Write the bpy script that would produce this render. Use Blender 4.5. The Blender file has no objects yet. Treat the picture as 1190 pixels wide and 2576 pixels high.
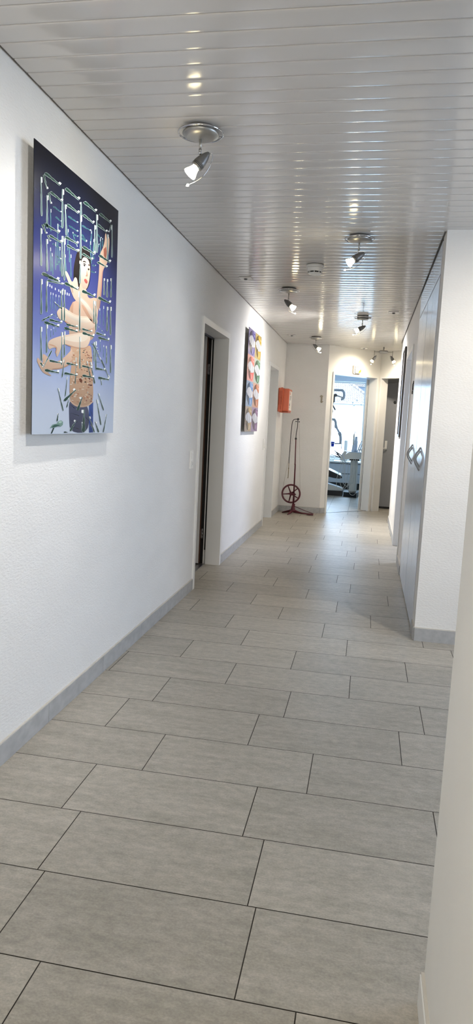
import bpy, bmesh, math, random
from mathutils import Vector, Matrix
R = random.Random(7)
C = bpy.context.scene.collection
PI = math.pi

# ---------------------------------------------------------------- camera
def camera():
    y, p, r = .18005, -.12964, .04797
    fwd = Vector((-math.sin(y)*math.cos(p), math.cos(y)*math.cos(p), math.sin(p)))
    right = Vector((math.cos(y), math.sin(y), 0)); up = right.cross(fwd)
    r2 = math.cos(r)*right + math.sin(r)*up; u2 = -math.sin(r)*right + math.cos(r)*up
    cd = bpy.data.cameras.new('camera'); co = bpy.data.objects.new('camera', cd); C.objects.link(co)
    m = Matrix((r2, u2, -fwd)).transposed().to_4x4(); m.translation = (0, 0, 1.27); co.matrix_world = m
    cd.sensor_fit = 'VERTICAL'; cd.sensor_height = 36; cd.lens = 36*1750.4/2576; cd.clip_start = .02; cd.clip_end = 200
    bpy.context.scene.camera = co
camera()
# ---------------------------------------------------------------- world, daylight, exposure
sc = bpy.context.scene
w = bpy.data.worlds.new('sky'); sc.world = w; w.use_nodes = True
bg = w.node_tree.nodes['Background']; bg.inputs[0].default_value = (.56, .76, 1, 1); bg.inputs[1].default_value = 7.0
vs = sc.view_settings; vs.view_transform = 'Standard'; vs.look = 'None'; vs.gamma = 1; vs.use_curve_mapping = False
vs.exposure = 0.0
def daylight(name, loc, d, sx, sy, power, col, spread=PI):
    """area light at a window opening"""
    l = bpy.data.lights.new(name, 'AREA'); l.shape = 'RECTANGLE'; l.size = sx; l.size_y = sy; l.energy = power; l.color = col; l.spread = spread
    o = bpy.data.objects.new(name, l); C.objects.link(o); o.location = loc; o.rotation_euler = Vector(d).to_track_quat('-Z', 'Z').to_euler()
daylight('daylight_treatment', (-1.02, 14.86, 1.4), (0, -1, 0), 1.84, 1.5, 50, (.44, .70, 1))
daylight('daylight_side_hall', (3.28, 2.95, 1.45), (-1, 0, -.45), 1.8, 1.4, 16, (.76, .81, 1), 2.2)
daylight('daylight_right_room', (2.72, 8.25, 1.5), (-.86, -.30, -.42), 1.2, 1.4, 34, (.66, .74, 1), 2.2)
daylight('warm_fill_rear_hall', (-.45, -2.78, 1.5), (0, 1, 0), 1.0, 1.3, 31, (1, .90, .68))  # added warm fill standing in for unseen rear hall lamps, not daylight
sun = bpy.data.lights.new('sun', 'SUN'); sun.energy = 3.2; sun.angle = .03; sun.color = (1, .97, .93)
o = bpy.data.objects.new('sun', sun); C.objects.link(o); o.rotation_euler = Vector((.22, .70, -.68)).to_track_quat('-Z', 'Y').to_euler()
BEAM = (1, .98, .95)      # cool front beam of a dichroic halogen; its back spill (the glowing glass) is warm

# ---------------------------------------------------------------- helpers
def lin(c):
    f = lambda v: (v/255/12.92) if v/255 <= .04045 else ((v/255+.055)/1.055)**2.4
    return (f(c[0]), f(c[1]), f(c[2]), 1)
class NT:
    def __init__(s, name):
        s.m = bpy.data.materials.new(name); s.m.use_nodes = True; s.t = s.m.node_tree; s.b = s.t.nodes['Principled BSDF']
    def n(s, typ, **k):
        x = s.t.nodes.new(typ)
        for a, v in k.items():
            if a.startswith('i_'): x.inputs[a[2:].replace('_', ' ')].default_value = v
            else: setattr(x, a, v)
        return x
    def l(s, a, ai, b, bi): s.t.links.new(a.outputs[ai], b.inputs[bi])
def mat(name, rgb, rough=.5, metal=0, var=.06, scale=14, bump=0, bscale=80, spec=.5, coat=0, stretch=(1, 1, 1), emit=0, ecol=None, bdist=.002, alpha=None):
    q = NT(name); b = q.b; c = lin(rgb)
    b.inputs['Roughness'].default_value = rough; b.inputs['Metallic'].default_value = metal
    b.inputs['Specular IOR Level'].default_value = spec
    if coat: b.inputs['Coat Weight'].default_value = coat; b.inputs['Coat Roughness'].default_value = .05
    tc = q.n('ShaderNodeTexCoord'); mp = q.n('ShaderNodeMapping'); mp.inputs['Scale'].default_value = stretch; q.l(tc, 'Object', mp, 0)
    nz = q.n('ShaderNodeTexNoise'); nz.inputs['Scale'].default_value = scale; nz.inputs['Detail'].default_value = 4; q.l(mp, 0, nz, 'Vector')
    rp = q.n('ShaderNodeValToRGB'); q.l(nz, 'Fac', rp, 0)
    rp.color_ramp.elements[0].position = .3; rp.color_ramp.elements[1].position = .7
    rp.color_ramp.elements[0].color = [v*(1-var) for v in c[:3]]+[1]; rp.color_ramp.elements[1].color = [min(v*(1+var), 1) for v in c[:3]]+[1]
    q.l(rp, 0, b, 'Base Color')
    if bump:
        n2 = q.n('ShaderNodeTexNoise'); n2.inputs['Scale'].default_value = bscale; n2.inputs['Detail'].default_value = 3; q.l(mp, 0, n2, 'Vector')
        bp = q.n('ShaderNodeBump'); bp.inputs['Strength'].default_value = bump; bp.inputs['Distance'].default_value = bdist
        q.l(n2, 'Fac', bp, 'Height'); q.l(bp, 0, b, 'Normal')
    if emit:
        b.inputs['Emission Color'].default_value = (ecol or c[:3])+(1,) if ecol else c; b.inputs['Emission Strength'].default_value = emit
    return q.m

M = {}
M['plaster'] = mat('white_rough_plaster', (226, 224, 221), .8, var=.02, scale=5, bump=.55, bscale=120, spec=.25, stretch=(1, .55, 1.25), bdist=.004)
M['plaster_x'] = mat('white_rough_plaster_cross', (226, 224, 221), .8, var=.02, scale=5, bump=.55, bscale=120, spec=.25, stretch=(.55, 1, 1.25), bdist=.004)
M['smooth'] = mat('smooth_white_wall', (228, 226, 222), .7, var=.015, scale=4, bump=.1, bscale=200, spec=.3)
M['frame'] = mat('white_lacquered_steel', (228, 227, 225), .35, var=.01, scale=6)
M['door'] = mat('white_door_leaf', (215, 215, 214), .45, var=.02, scale=3)
M['greydoor'] = mat('grey_door_leaf', (146, 148, 154), .5, var=.04, scale=30, stretch=(6, 6, 1))
M['gloss'] = mat('white_gloss_laminate', (210, 211, 217), .17, var=.01, scale=2, bump=.02, bscale=3, spec=.07)
M['ceil'] = mat('white_lacquered_planks', (208, 204, 200), .14, var=.015, scale=5, bump=.10, bscale=70, spec=.6, stretch=(.5, 1, 1), bdist=.0008)
M['slab'] = mat('ceiling_slab', (120, 116, 112), .8)
M['stone'] = mat('grey_stone_skirting', (168, 168, 168), .45, var=.12, scale=24, bump=.1, bscale=90, stretch=(1, .6, 1))
M['grout'] = mat('dark_grout', (58, 54, 50), .9, var=.1)
M['seal'] = mat('pale_sealant', (206, 200, 190), .6)
M['black'] = mat('black_rubber_and_shade', (16, 16, 17), .6)
M['blackgloss'] = mat('black_gloss', (14, 15, 18), .25)
M['navy'] = mat('dark_upholstery', (9, 11, 17), .3, var=.1)
M['satin'] = mat('satin_nickel', (168, 166, 162), .38, .85, var=.03, scale=60)
M['darksatin'] = mat('grey_painted_metal', (118, 117, 116), .42, .5, var=.03, scale=60)
M['chrome'] = mat('chrome', (200, 200, 202), .08, 1, var=.01)
M['steel'] = mat('brushed_steel', (150, 150, 152), .3, .9, var=.05, scale=90)
M['brown'] = mat('brown_wood_edge', (88, 58, 40), .5, var=.2, scale=40, stretch=(1, 1, .1))
M['red'] = mat('dark_red_painted_iron', (76, 12, 27), .38, .15, var=.12, scale=40, bump=.1, bscale=60)
M['hose'] = mat('black_hose', (20, 22, 24), .45)
M['brass'] = mat('aged_brass', (120, 108, 78), .35, .8)
M['string'] = mat('drive_cord', (140, 130, 120), .8)
M['orange'] = mat('orange_plastic', (192, 94, 60), .35, var=.04, scale=9, spec=.5)
M['orange2'] = mat('dark_orange_plastic', (164, 72, 42), .4, var=.04, scale=9)
M['sticker'] = mat('white_label', (232, 226, 218), .5)
M['ink'] = mat('label_ink', (70, 66, 66), .6)
M['plastic'] = mat('white_plastic', (232, 230, 226), .35, var=.01)
M['unit'] = mat('pale_grey_lacquer', (214, 214, 208), .25, var=.01)
M['bluegrey'] = mat('grey_lacquer_with_haze', (204, 214, 228), .3, var=.02)  # lacquer lightened towards blue, painting the backlight haze into its colour
M['cup'] = mat('blue_plastic_cup', (22, 58, 214), .3)
M['tubing'] = mat('grey_silicone_tubing', (196, 196, 192), .4)
M['yellow'] = mat('yellow_print', (238, 214, 40), .4)
M['pewter'] = mat('pewter', (128, 118, 104), .35, .8)
M['cabinet'] = mat('treatment_cabinet_grey', (192, 196, 202), .4, var=.02)
M['facade'] = mat('white_render_facade', (225, 226, 226), .9, bump=.2, bscale=30)
M['facade2'] = mat('grey_facade', (120, 128, 140), .9)
M['roof'] = mat('pale_clay_roof_tile', (135, 128, 124), .7, var=.2, scale=6)
M['asphalt'] = mat('yard_ground', (150, 148, 144), .9, var=.1)
M['bulb'] = mat('lit_halogen_reflector', (255, 246, 226), .2, emit=13, ecol=(1, .84, .5))
M['face'] = mat('lit_halogen_face', (255, 250, 236), .2, emit=140, ecol=(1, .88, .6))
M['glowtip'] = mat('clear_tip_painted_glint', (245, 240, 230), .1, emit=6, ecol=(1, .9, .7))  # emission paints the lamp glint onto the wire tip
M['greyglass'] = mat('picture_glass_painted_reflection', (110, 112, 118), .3, spec=.3)  # opaque grey paints the reflection in the picture glass
M['art3'] = mat('dim_print', (128, 112, 104), .4, var=.4, scale=7)
def glass():
    q = NT('window_glass'); t = q.t
    tr = q.n('ShaderNodeBsdfTransparent'); gl = q.n('ShaderNodeBsdfGlossy'); gl.inputs['Roughness'].default_value = .02
    fr = q.n('ShaderNodeFresnel'); fr.inputs['IOR'].default_value = 1.45; mx = q.n('ShaderNodeMixShader')
    q.l(fr, 0, mx, 0); q.l(tr, 0, mx, 1); q.l(gl, 0, mx, 2); q.l(mx, 0, t.nodes['Material Output'], 0); return q.m
M['glass'] = glass()
def tile_mat():
    q = NT('grey_stoneware_tile'); b = q.b
    at = q.n('ShaderNodeAttribute', attribute_name='tint')
    tc = q.n('ShaderNodeTexCoord'); ad = q.n('ShaderNodeVectorMath', operation='MULTIPLY_ADD')
    ad.inputs[1].default_value = (37, 53, 0); q.l(at, 'Color', ad, 0); q.l(tc, 'Object', ad, 2)
    def noise(sx, sy, sc, det, lo, hi):
        mp = q.n('ShaderNodeMapping'); mp.inputs['Scale'].default_value = (sx, sy, 1); q.l(ad, 0, mp, 0)
        n = q.n('ShaderNodeTexNoise'); n.inputs['Scale'].default_value = sc; n.inputs['Detail'].default_value = det; n.inputs['Roughness'].default_value = .65; q.l(mp, 0, n, 'Vector')
        r = q.n('ShaderNodeMapRange'); r.inputs[1].default_value = .32; r.inputs[2].default_value = .68; r.inputs[3].default_value = lo; r.inputs[4].default_value = hi; q.l(n, 'Fac', r, 0); return r, n
    a, n1 = noise(1, 5, 3.2, 6, .86, 1.12)
    c, n2 = noise(1, 1.8, 26, 5, .84, 1.16)
    d, n3 = noise(1, 1.3, 150, 3, .87, 1.13)
    m1 = q.n('ShaderNodeMath', operation='MULTIPLY'); q.l(a, 0, m1, 0); q.l(c, 0, m1, 1)
    m2 = q.n('ShaderNodeMath', operation='MULTIPLY'); q.l(m1, 0, m2, 0); q.l(d, 0, m2, 1)
    sep = q.n('ShaderNodeSeparateColor'); q.l(at, 'Color', sep, 0)
    t = q.n('ShaderNodeMapRange'); t.inputs[3].default_value = .9; t.inputs[4].default_value = 1.08; q.l(sep, 0, t, 0)
    m3 = q.n('ShaderNodeMath', operation='MULTIPLY'); q.l(m2, 0, m3, 0); q.l(t, 0, m3, 1)
    mix = q.n('ShaderNodeMix', data_type='RGBA'); mix.inputs[6].default_value = lin((170, 164, 149)); mix.inputs[7].default_value = lin((171, 163, 153)); q.l(n1, 'Fac', mix, 0)
    vm = q.n('ShaderNodeVectorMath', operation='SCALE'); q.l(mix, 2, vm, 0); q.l(m3, 0, vm, 'Scale'); q.l(vm, 0, b, 'Base Color')
    b.inputs['Roughness'].default_value = .44; b.inputs['Specular IOR Level'].default_value = .62
    bp = q.n('ShaderNodeBump'); bp.inputs['Strength'].default_value = .12; bp.inputs['Distance'].default_value = .001; q.l(n2, 'Fac', bp, 'Height'); q.l(bp, 0, b, 'Normal')
    return q.m
M['tile'] = tile_mat()
def print_mat():
    q = NT('glossy_photo_print'); at = q.n('ShaderNodeAttribute', attribute_name='Col'); q.l(at, 'Color', q.b, 'Base Color')
    q.b.inputs['Roughness'].default_value = .2; q.b.inputs['Specular IOR Level'].default_value = .12
    return q.m
M['print'] = print_mat()

def frame_of(d):
    d = Vector(d).normalized(); a = Vector((0, 0, 1)) if abs(d.z) < .95 else Vector((1, 0, 0))
    u = d.cross(a).normalized(); return d, u, d.cross(u).normalized()
class MB:
    def __init__(s): s.b = bmesh.new(); s.mats = []; s.cur = 0
    def use(s, m):
        if m not in s.mats: s.mats.append(m)
        s.cur = s.mats.index(m); return s
    def _v(s, p): return s.b.verts.new(p)
    def _f(s, vs, smooth=False):
        try: f = s.b.faces.new(vs)
        except ValueError: return None
        f.material_index = s.cur; f.smooth = smooth; return f
    def hexa(s, p):
        v = [s._v(q) for q in p]
        for i in ((0, 3, 2, 1), (4, 5, 6, 7), (0, 1, 5, 4), (1, 2, 6, 5), (2, 3, 7, 6), (3, 0, 4, 7)): s._f([v[j] for j in i])
        return s
    def box(s, a, b):
        x0, y0, z0 = [min(a[i], b[i]) for i in range(3)]; x1, y1, z1 = [max(a[i], b[i]) for i in range(3)]
        return s.hexa([(x0, y0, z0), (x1, y0, z0), (x1, y1, z0), (x0, y1, z0), (x0, y0, z1), (x1, y0, z1), (x1, y1, z1), (x0, y1, z1)])
    def obox(s, P, u, n, s0, s1, d0, d1, z0, z1):
        f = lambda a, d, z: (P[0]+u[0]*a+n[0]*d, P[1]+u[1]*a+n[1]*d, z)
        return s.hexa([f(s0, d0, z0), f(s1, d0, z0), f(s1, d1, z0), f(s0, d1, z0), f(s0, d0, z1), f(s1, d0, z1), f(s1, d1, z1), f(s0, d1, z1)])
    def rbox(s, a, b, r=.006, seg=2):
        t = bmesh.new(); x = MB(); x.box(a, b); t.free()
        bmesh.ops.recalc_face_normals(x.b, faces=x.b.faces)
        bmesh.ops.bevel(x.b, geom=list(x.b.edges), offset=r, segments=seg, profile=.5, affect='EDGES')
        return s.merge(x)
    def merge(s, x, mtx=None):
        mp = {v: s._v((mtx @ v.co) if mtx else v.co) for v in x.b.verts}
        for f in x.b.faces: s._f([mp[v] for v in f.verts], f.smooth)
        x.b.free(); return s
    def tube(s, pts, r, seg=10, caps=True, smooth=True):
        pts = [Vector(p) for p in pts]; rs = r if isinstance(r, (list, tuple)) else [r]*len(pts); prev = None; u = None
        for i, p in enumerate(pts):
            d = (pts[min(i+1, len(pts)-1)]-pts[max(i-1, 0)]).normalized()
            if u is None: d, u, v = frame_of(d)
            else: u = (u-d*u.dot(d)).normalized(); v = d.cross(u)
            ring = [s._v(p+(u*math.cos(2*PI*k/seg)+v*math.sin(2*PI*k/seg))*rs[i]) for k in range(seg)]
            if prev:
                for k in range(seg): s._f([prev[k], prev[(k+1) % seg], ring[(k+1) % seg], ring[k]], smooth)
            elif caps: s._f(ring[::-1])
            prev = ring
        if caps: s._f(prev)
        return s
    def curve(s, pts, r, seg=8, n=6):
        pts = [Vector(p) for p in pts]; out = []
        for i in range(len(pts)-1):
            p0 = pts[max(i-1, 0)]; p1 = pts[i]; p2 = pts[i+1]; p3 = pts[min(i+2, len(pts)-1)]
            for k in range(n):
                t = k/n; out.append(.5*((2*p1)+(p2-p0)*t+(2*p0-5*p1+4*p2-p3)*t*t+(3*p1-p0-3*p2+p3)*t**3))
        out.append(pts[-1]); return s.tube(out, r, seg)
    def lathe(s, prof, o=(0, 0, 0), axis=(0, 0, 1), seg=32, smooth=True, close=True):
        d, u, v = frame_of(axis); o = Vector(o); prev = None
        for r, h in prof:
            if r < 1e-6: ring = [s._v(o+d*h)]
            else: ring = [s._v(o+d*h+(u*math.cos(2*PI*k/seg)+v*math.sin(2*PI*k/seg))*r) for k in range(seg)]
            if prev:
                for k in range(seg):
                    a, b_ = prev[k % len(prev)], prev[(k+1) % len(prev)]; c, e = ring[(k+1) % len(ring)], ring[k % len(ring)]
                    q = []
                    for z in (a, b_, c, e):
                        if z not in q: q.append(z)
                    if len(q) > 2: s._f(q, smooth)
            elif len(ring) > 1 and close: s._f(ring[::-1])
            prev = ring
        if len(prev) > 1 and close: s._f(prev)
        return s
    def ball(s, o, r, seg=12): return s.lathe([(0, -r)]+[(r*math.cos(a), r*math.sin(a)) for a in [(-PI/2+PI*i/8) for i in range(1, 8)]]+[(0, r)], o, seg=seg)
    def torus(s, o, axis, Rr, r, seg=48, sq=None):
        d, u, v = frame_of(axis); o = Vector(o); rings = []
        n = 8
        for k in range(seg):
            c = u*math.cos(2*PI*k/seg)+v*math.sin(2*PI*k/seg)
            rings.append([s._v(o+c*(Rr+r*math.cos(2*PI*j/n))+d*(sq or r)*math.sin(2*PI*j/n)) for j in range(n)])
        for k in range(seg):
            for j in range(n): s._f([rings[k][j], rings[(k+1) % seg][j], rings[(k+1) % seg][(j+1) % n], rings[k][(j+1) % n]], True)
        return s
    def prism(s, poly, d):
        d = Vector(d); a = [s._v(p) for p in poly]; b_ = [s._v(Vector(p)+d) for p in poly]; n = len(poly)
        s._f(a[::-1]); s._f(b_)
        for k in range(n): s._f([a[k], a[(k+1) % n], b_[(k+1) % n], b_[k]])
        return s
    def build(s, name, material=None, parent=None, recalc=True):
        if recalc: bmesh.ops.recalc_face_normals(s.b, faces=s.b.faces)
        me = bpy.data.meshes.new(name); s.b.to_mesh(me); s.b.free()
        for m in (s.mats or [material]): me.materials.append(m)
        o = bpy.data.objects.new(name, me); C.objects.link(o)
        if parent: o.parent = parent
        return o
def tag(o, label, cat, group=None):
    o['label'] = label; o['category'] = cat
    if group: o['group'] = group
    return o
def thing(name, loc, label, cat, group=None):
    o = bpy.data.objects.new(name, None); o.empty_display_size = .1; C.objects.link(o); o.location = loc
    return tag(o, label, cat, group)
def struct(o): o['kind'] = 'structure'; return o
def sroot(name, loc=(0, 0, 0)):
    o = bpy.data.objects.new(name, None); o.empty_display_size = .1; C.objects.link(o); o.location = loc; return struct(o)

# ---------------------------------------------------------------- setting: layout numbers
XL, ZC = -1.222, 2.396            # left wall face, ceiling underside
XR = .36                          # right wall face
PA = (-.615, 10.08); UA = (.695, .719); NA = (-.719, .695)     # slanted wall with the treatment room door
PB = (PA[0]+UA[0]*1.05, PA[1]+UA[1]*1.05); UB = (.707, -.707); NB = (.707, .707)
WT = .14
# floor tiles ------------------------------------------------------------
def clip(poly, a, b, c):          # keep a*x+b*y+c >= 0
    out = []
    for i, p in enumerate(poly):
        q = poly[(i+1) % len(poly)]; dp = a*p[0]+b*p[1]+c; dq = a*q[0]+b*q[1]+c
        if dp >= 0: out.append(p)
        if (dp >= 0) != (dq >= 0): t = dp/(dp-dq); out.append((p[0]+(q[0]-p[0])*t, p[1]+(q[1]-p[1])*t))
    return out
OFF = {-2: .21, -1: .532, 0: .395, 1: .372, 2: .304, 3: .476, 4: .216, 5: .323, 6: .597, 7: .287, 8: .564, 9: .41, 10: .104, 11: .467, 12: .232, 13: .546, 14: .43, 15: .178, 16: .558, 17: .189, 18: .475, 19: .556, 20: .401, 21: .19, 22: .558, 23: .347, 24: .127, 25: .348, 26: .565, 27: .34, 28: .54, 29: .387, 30: .53, 31: .25}
def tiles(name, rects, clips, base, ysplit=-99):
    m = MB(); lay = m.b.loops.layers.float_color.new('tint'); m.use(M['tile'])
    for x0, y0, x1, y1 in rects:
        poly = [(x0, y0), (x1, y0), (x1, y1), (x0, y1)]
        for c in (clips if y1 > ysplit else ()): poly = clip(poly, *c) if poly else poly
        if len(poly) < 3: continue
        f = m._f([m._v((p[0], p[1], 0)) for p in poly]); t = (R.random(), R.random(), R.random(), 1)
        for lp in f.loops: lp[lay] = t
    m.use(M['grout']); poly = [p if p[1] > ysplit else (p[0], ysplit) for p in base]
    if ysplit > -99: m.prism([(base[0][0], base[0][1], -.06), (base[1][0], base[1][1], -.06), (base[1][0], ysplit, -.06), (base[0][0], ysplit, -.06)], (0, 0, .0585))
    for c in clips: poly = clip(poly, *c)
    m.prism([(p[0], p[1], -.06) for p in poly], (0, 0, .0585))
    return struct(m.build(name, recalc=False))
G = .0015
rects = []
for k in range(-14, 33):
    y0 = 1.3754+.3036*k; o = OFF.get(k, R.random()*.5975)
    for j in range(-4, 7):
        x0 = o+.5975*j
        rects.append((max(x0, -1.36)+G, y0+G, min(x0+.5975, 3.4)-G, y0+.3036-G))
rects = [r for r in rects if r[2]-r[0] > .01]
rects = [q for r in rects for q in (((r[0], r[1], r[2], 10.08), (r[0], 10.08, r[2], r[3])) if r[1] < 10.08 < r[3] else (r,))]
cA = (-NA[0], -NA[1], NA[0]*PA[0]+NA[1]*PA[1]+.02); cB = (-NB[0], -NB[1], NB[0]*PB[0]+NB[1]*PB[1]+.9)
floor = tiles('floor', rects, [cA, cB], [(-1.36, -3), (3.4, -3), (3.4, 11.4), (-1.36, 11.4)], 10.08)
rects = []
for i in range(-9, 4):
    x0 = -.52+.304*i; o = 11.62-.35*(i % 2)+R.uniform(-.02, .02)-1.8
    for j in range(0, 12): rects.append((x0+G, o+.5975*j+G, x0+.304-G, o+.5975*j+.5975-G))
cA2 = (NA[0], NA[1], -(NA[0]*PA[0]+NA[1]*PA[1]+.035)); 
tiles('floor_treatment', rects, [cA2, (-1, 0, .15), (0, -1, 14.9), (1, 0, 3), (0, 1, -10.2)], [(-3, 10), (.15, 10), (.15, 14.9), (-3, 14.9)])
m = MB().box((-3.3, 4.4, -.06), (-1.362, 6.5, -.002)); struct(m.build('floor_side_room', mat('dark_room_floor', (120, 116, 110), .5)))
# ceiling -----------------------------------------------------------------
m = MB().use(M['ceil']); P0 = 2.052-.0929*56
for k in range(0, 160):
    y0 = P0+.0929*k+.0016; y1 = y0+.0929-.0032; ym = (y0+y1)/2
    if ym > 11.3 or y0 < -2.98: continue
    x0, x1 = XL+.012, (3.38 if ym < 4.27 else XR-.012 if ym < 9.7 else 1.6)
    if ym > 10.05: x0 = PA[0]+(ym-10.08)*.967-.03
    if ym > 9.78: x1 = min(1.6, PB[0]-(ym-PB[1])+.03)
    if x1-x0 < .05: continue
    prof = [(y0, .004), (y0+.0012, .0014), (y0+.004, .0006), (y0+.018, .0002), (ym, 0), (y1-.018, .0002), (y1-.004, .0006), (y1-.0012, .0014), (y1, .004)]
    A = [m._v((x0, y, ZC+z)) for y, z in prof]; B = [m._v((x1, y, ZC+z)) for y, z in prof]
    for i in range(len(prof)-1): m._f([A[i], A[i+1], B[i+1], B[i]], True)
m.use(M['slab']); m.box((-1.36, -3, ZC+.006), (3.4, 10.4, ZC+.06)); m.box((-.9, 10.4, ZC+.006), (1.65, 11.6, ZC+.06))
ceiling = struct(m.build('ceiling', recalc=False))
struct(MB().box((-3.1, 10.0, 2.47), (.3, 15, 2.55)).build('ceiling_treatment', M['smooth']))
# left wall with two door openings ------------------------------------------
ZT = 2.42
D1, D2 = (4.97, 5.96), (8.44, 9.30); FW = .045; HD = 2.005
m = MB()
for y0, y1, z0, z1 in ((-3, D1[0]+.02, 0, ZT), (D1[0]+.02, D1[1]-.02, HD-.02, ZT), (D1[1]-.02, D2[0]+.02, 0, ZT), (D2[0]+.02, D2[1]-.02, HD-.02, ZT), (D2[1]-.02, 10.22, 0, ZT)):
    m.box((XL-WT, y0, z0), (XL, y1, z1))
struct(m.build('wall_left', M['plaster']))
# end wall, slanted walls
m = MB().box((XL+.001, 10.08, 0), (PA[0], 10.08+WT, ZT)); struct(m.build('wall_end', M['plaster_x']))
SA0, SA1, ZA = .095, 1.018, 2.035      # outer edges of the slanted door frames
m = MB(); m.obox(PA, UA, NA, 0, SA0+.02, 0, WT, 0, ZT); m.obox(PA, UA, NA, SA0+.02, SA1-.02, 0, WT, ZA-.02, ZT); m.obox(PA, UA, NA, SA1-.02, 1.05, 0, WT, 0, ZT)
struct(m.build('wall_slanted_treatment', M['smooth']))
SB0, SB1 = .02, .95
m = MB(); m.obox(PB, UB, NB, 0, SB0+.02, 0, WT, 0, ZT); m.obox(PB, UB, NB, SB0+.02, SB1-.02, 0, WT, ZA-.02, ZT); m.obox(PB, UB, NB, SB1-.02, 1.6, 0, WT, 0, ZT)
struct(m.build('wall_slanted_office', M['smooth']))
# right side walls
D4 = (6.68, 7.78)
m = MB()
for y0, y1, z0, z1 in ((6.15, D4[0]+.02, 0, ZT), (D4[0]+.02, D4[1]-.02, HD+.015, ZT), (D4[1]-.02, 9.72, 0, ZT)): m.box((XR, y0, z0), (XR+.16, y1, z1))
struct(m.build('wall_right', M['plaster']))
m = MB().box((XR, 4.24, 0), (3.4, 4.43, ZT)); struct(m.build('wall_hall_corner', M['plaster_x']))
m = MB().box((.207, -3, 0), (.36, 1.46, ZT)); struct(m.build('wall_right_near', M['smooth']))
m = MB().box((.36, 1.30, 0), (3.4, 1.46, ZT)); struct(m.build('wall_side_hall', M['smooth']))
m = MB()
for y0, y1, z0, z1 in ((1.46, 2.0, 0, ZT), (3.9, 4.24, 0, ZT), (2.0, 3.9, 0, .7), (2.0, 3.9, 2.2, ZT)): m.box((3.34, y0, z0), (3.48, y1, z1))
struct(m.build('wall_side_hall_window', M['smooth']))
m = MB()
for x0, x1, z0, z1 in ((XL, -.95, 0, ZT), (.05, .207, 0, ZT), (-.95, .05, 0, .85), (-.95, .05, 2.15, ZT)): m.box((x0, -3, z0), (x1, -2.86, z1))
struct(m.build('wall_rear', M['smooth']))
m = MB().box((XR+.16, 9.56, 0), (1.7, 9.72, ZT)).box((1.6, 9.72, 0), (1.7, 11, ZT)); struct(m.build('wall_niche', M['smooth']))
# office behind the grey door, dark room behind door 1
m = MB().box((.17, 11.9, 0), (1.9, 12.0, ZT)).box((1.9, 9.4, 0), (2.0, 12.0, ZT)).box((.2, 11.0, 2.44), (2, 12, 2.5)).box((.15, 10.95, 0), (.2, 12, ZT))
struct(m.build('wall_office', M['smooth']))
struct(MB().prism([(.1, 11.0, -.05), (.9, 10.1, -.05), (1.9, 10.1, -.05), (1.9, 11.9, -.05), (.2, 11.9, -.05)], (0, 0, .046)).build('floor_office', M['tile']))
m = MB().box((-3.3, 4.4, 0), (-1.362, 4.5, 2.5)).box((-3.3, 6.4, 0), (-1.362, 6.5, 2.5)).box((-3.4, 4.4, 0), (-3.3, 6.5, 2.5)).box((-3.4, 4.4, 2.44), (-1.362, 6.5, 2.5))
struct(m.build('wall_side_room', M['smooth']))
# treatment room shell
WX0, WX1, WZ0, WZ1 = -1.95, -.095, .60, 2.20; WY = 14.8
m = MB().box((-3.1, WY, 0), (WX0, WY+.25, 2.5)).box((WX1, WY, 0), (.3, WY+.25, 2.5)).box((WX0, WY, 0), (WX1, WY+.25, WZ0)).box((WX0, WY, WZ1), (WX1, WY+.25, 2.5))
struct(m.build('wall_window', M['smooth']))
struct(MB().box((-3.1, 10.2, 0), (-3.0, WY, 2.5)).box((-3.0, 10.22, 0), (-1.4, 10.32, 2.5)).build('wall_treatment_left', M['smooth']))
struct(MB().box((.05, 11.02, 0), (.14, WY, 2.5)).build('wall_treatment_right', M['smooth']))

# ---------------------------------------------------------------- skirting
def skirt(name, segs, m='stone', h=.08, top=True):
    b = MB(); s_ = MB()
    for (x0, y0), (x1, y1), nx, ny in segs:
        L = math.hypot(x1-x0, y1-y0); u = ((x1-x0)/L, (y1-y0)/L); n = max(1, round(L/.6)); 
        for i in range(n):
            b.obox((x0, y0), u, (nx, ny), L*i/n+.0012, L*(i+1)/n-.0012, 0, .010, .0005, h)
        s_.obox((x0, y0), u, (nx, ny), 0, L, 0, .007, h, h+.005)
    o = struct(b.build(name, M[m]))
    if top: s_.build('sealant_bead', M['seal'], o)
    return o
skirt('baseboard_left', [((XL, -2.86), (XL, D1[0]), 1, 0), ((XL, D1[1]), (XL, D2[0]), 1, 0), ((XL, D2[1]), (XL, 10.07), 1, 0)])
skirt('baseboard_end', [((XL+.01, 10.08), (PA[0], 10.08), 0, -1), (PA, (PA[0]+UA[0]*SA0, PA[1]+UA[1]*SA0), -NA[0], -NA[1])])
skirt('baseboard_right', [((XR, 6.15), (XR, D4[0]), -1, 0), ((XR, D4[1]), (XR, 9.72), -1, 0)])
skirt('baseboard_hall', [((XR, 4.24), (3.34, 4.24), 0, -1), ((XR, 4.24), (XR, 4.42), -1, 0)])
skirt('baseboard_near', [((.207, -2.86), (.207, 1.46), -1, 0), ((.207, 1.46), (3.3, 1.46), 0, 1)], m='frame', h=.075)

# ---------------------------------------------------------------- doors
def door_frame(P, u, n, s0, s1, ztop, depth, parent, fw=FW):
    """steel frame: casing on the wall face, lining through the wall (n points into the opening)"""
    b = MB()
    b.obox(P, u, n, s0, s0+fw, -.012, .012, 0, ztop); b.obox(P, u, n, s1-fw, s1, -.012, .012, 0, ztop); b.obox(P, u, n, s0+fw, s1-fw, -.012, .012, ztop-fw, ztop)
    b.obox(P, u, n, s0+.02, s0+fw, .012, depth, 0, ztop-fw+.02); b.obox(P, u, n, s1-fw, s1-.02, .012, depth, 0, ztop-fw+.02); b.obox(P, u, n, s0+fw, s1-fw, .012, depth, ztop-fw, ztop-.02)
    return b.build('door_frame', M['frame'], parent)
ex, ey = (0, 1), (-1, 0)
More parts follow.
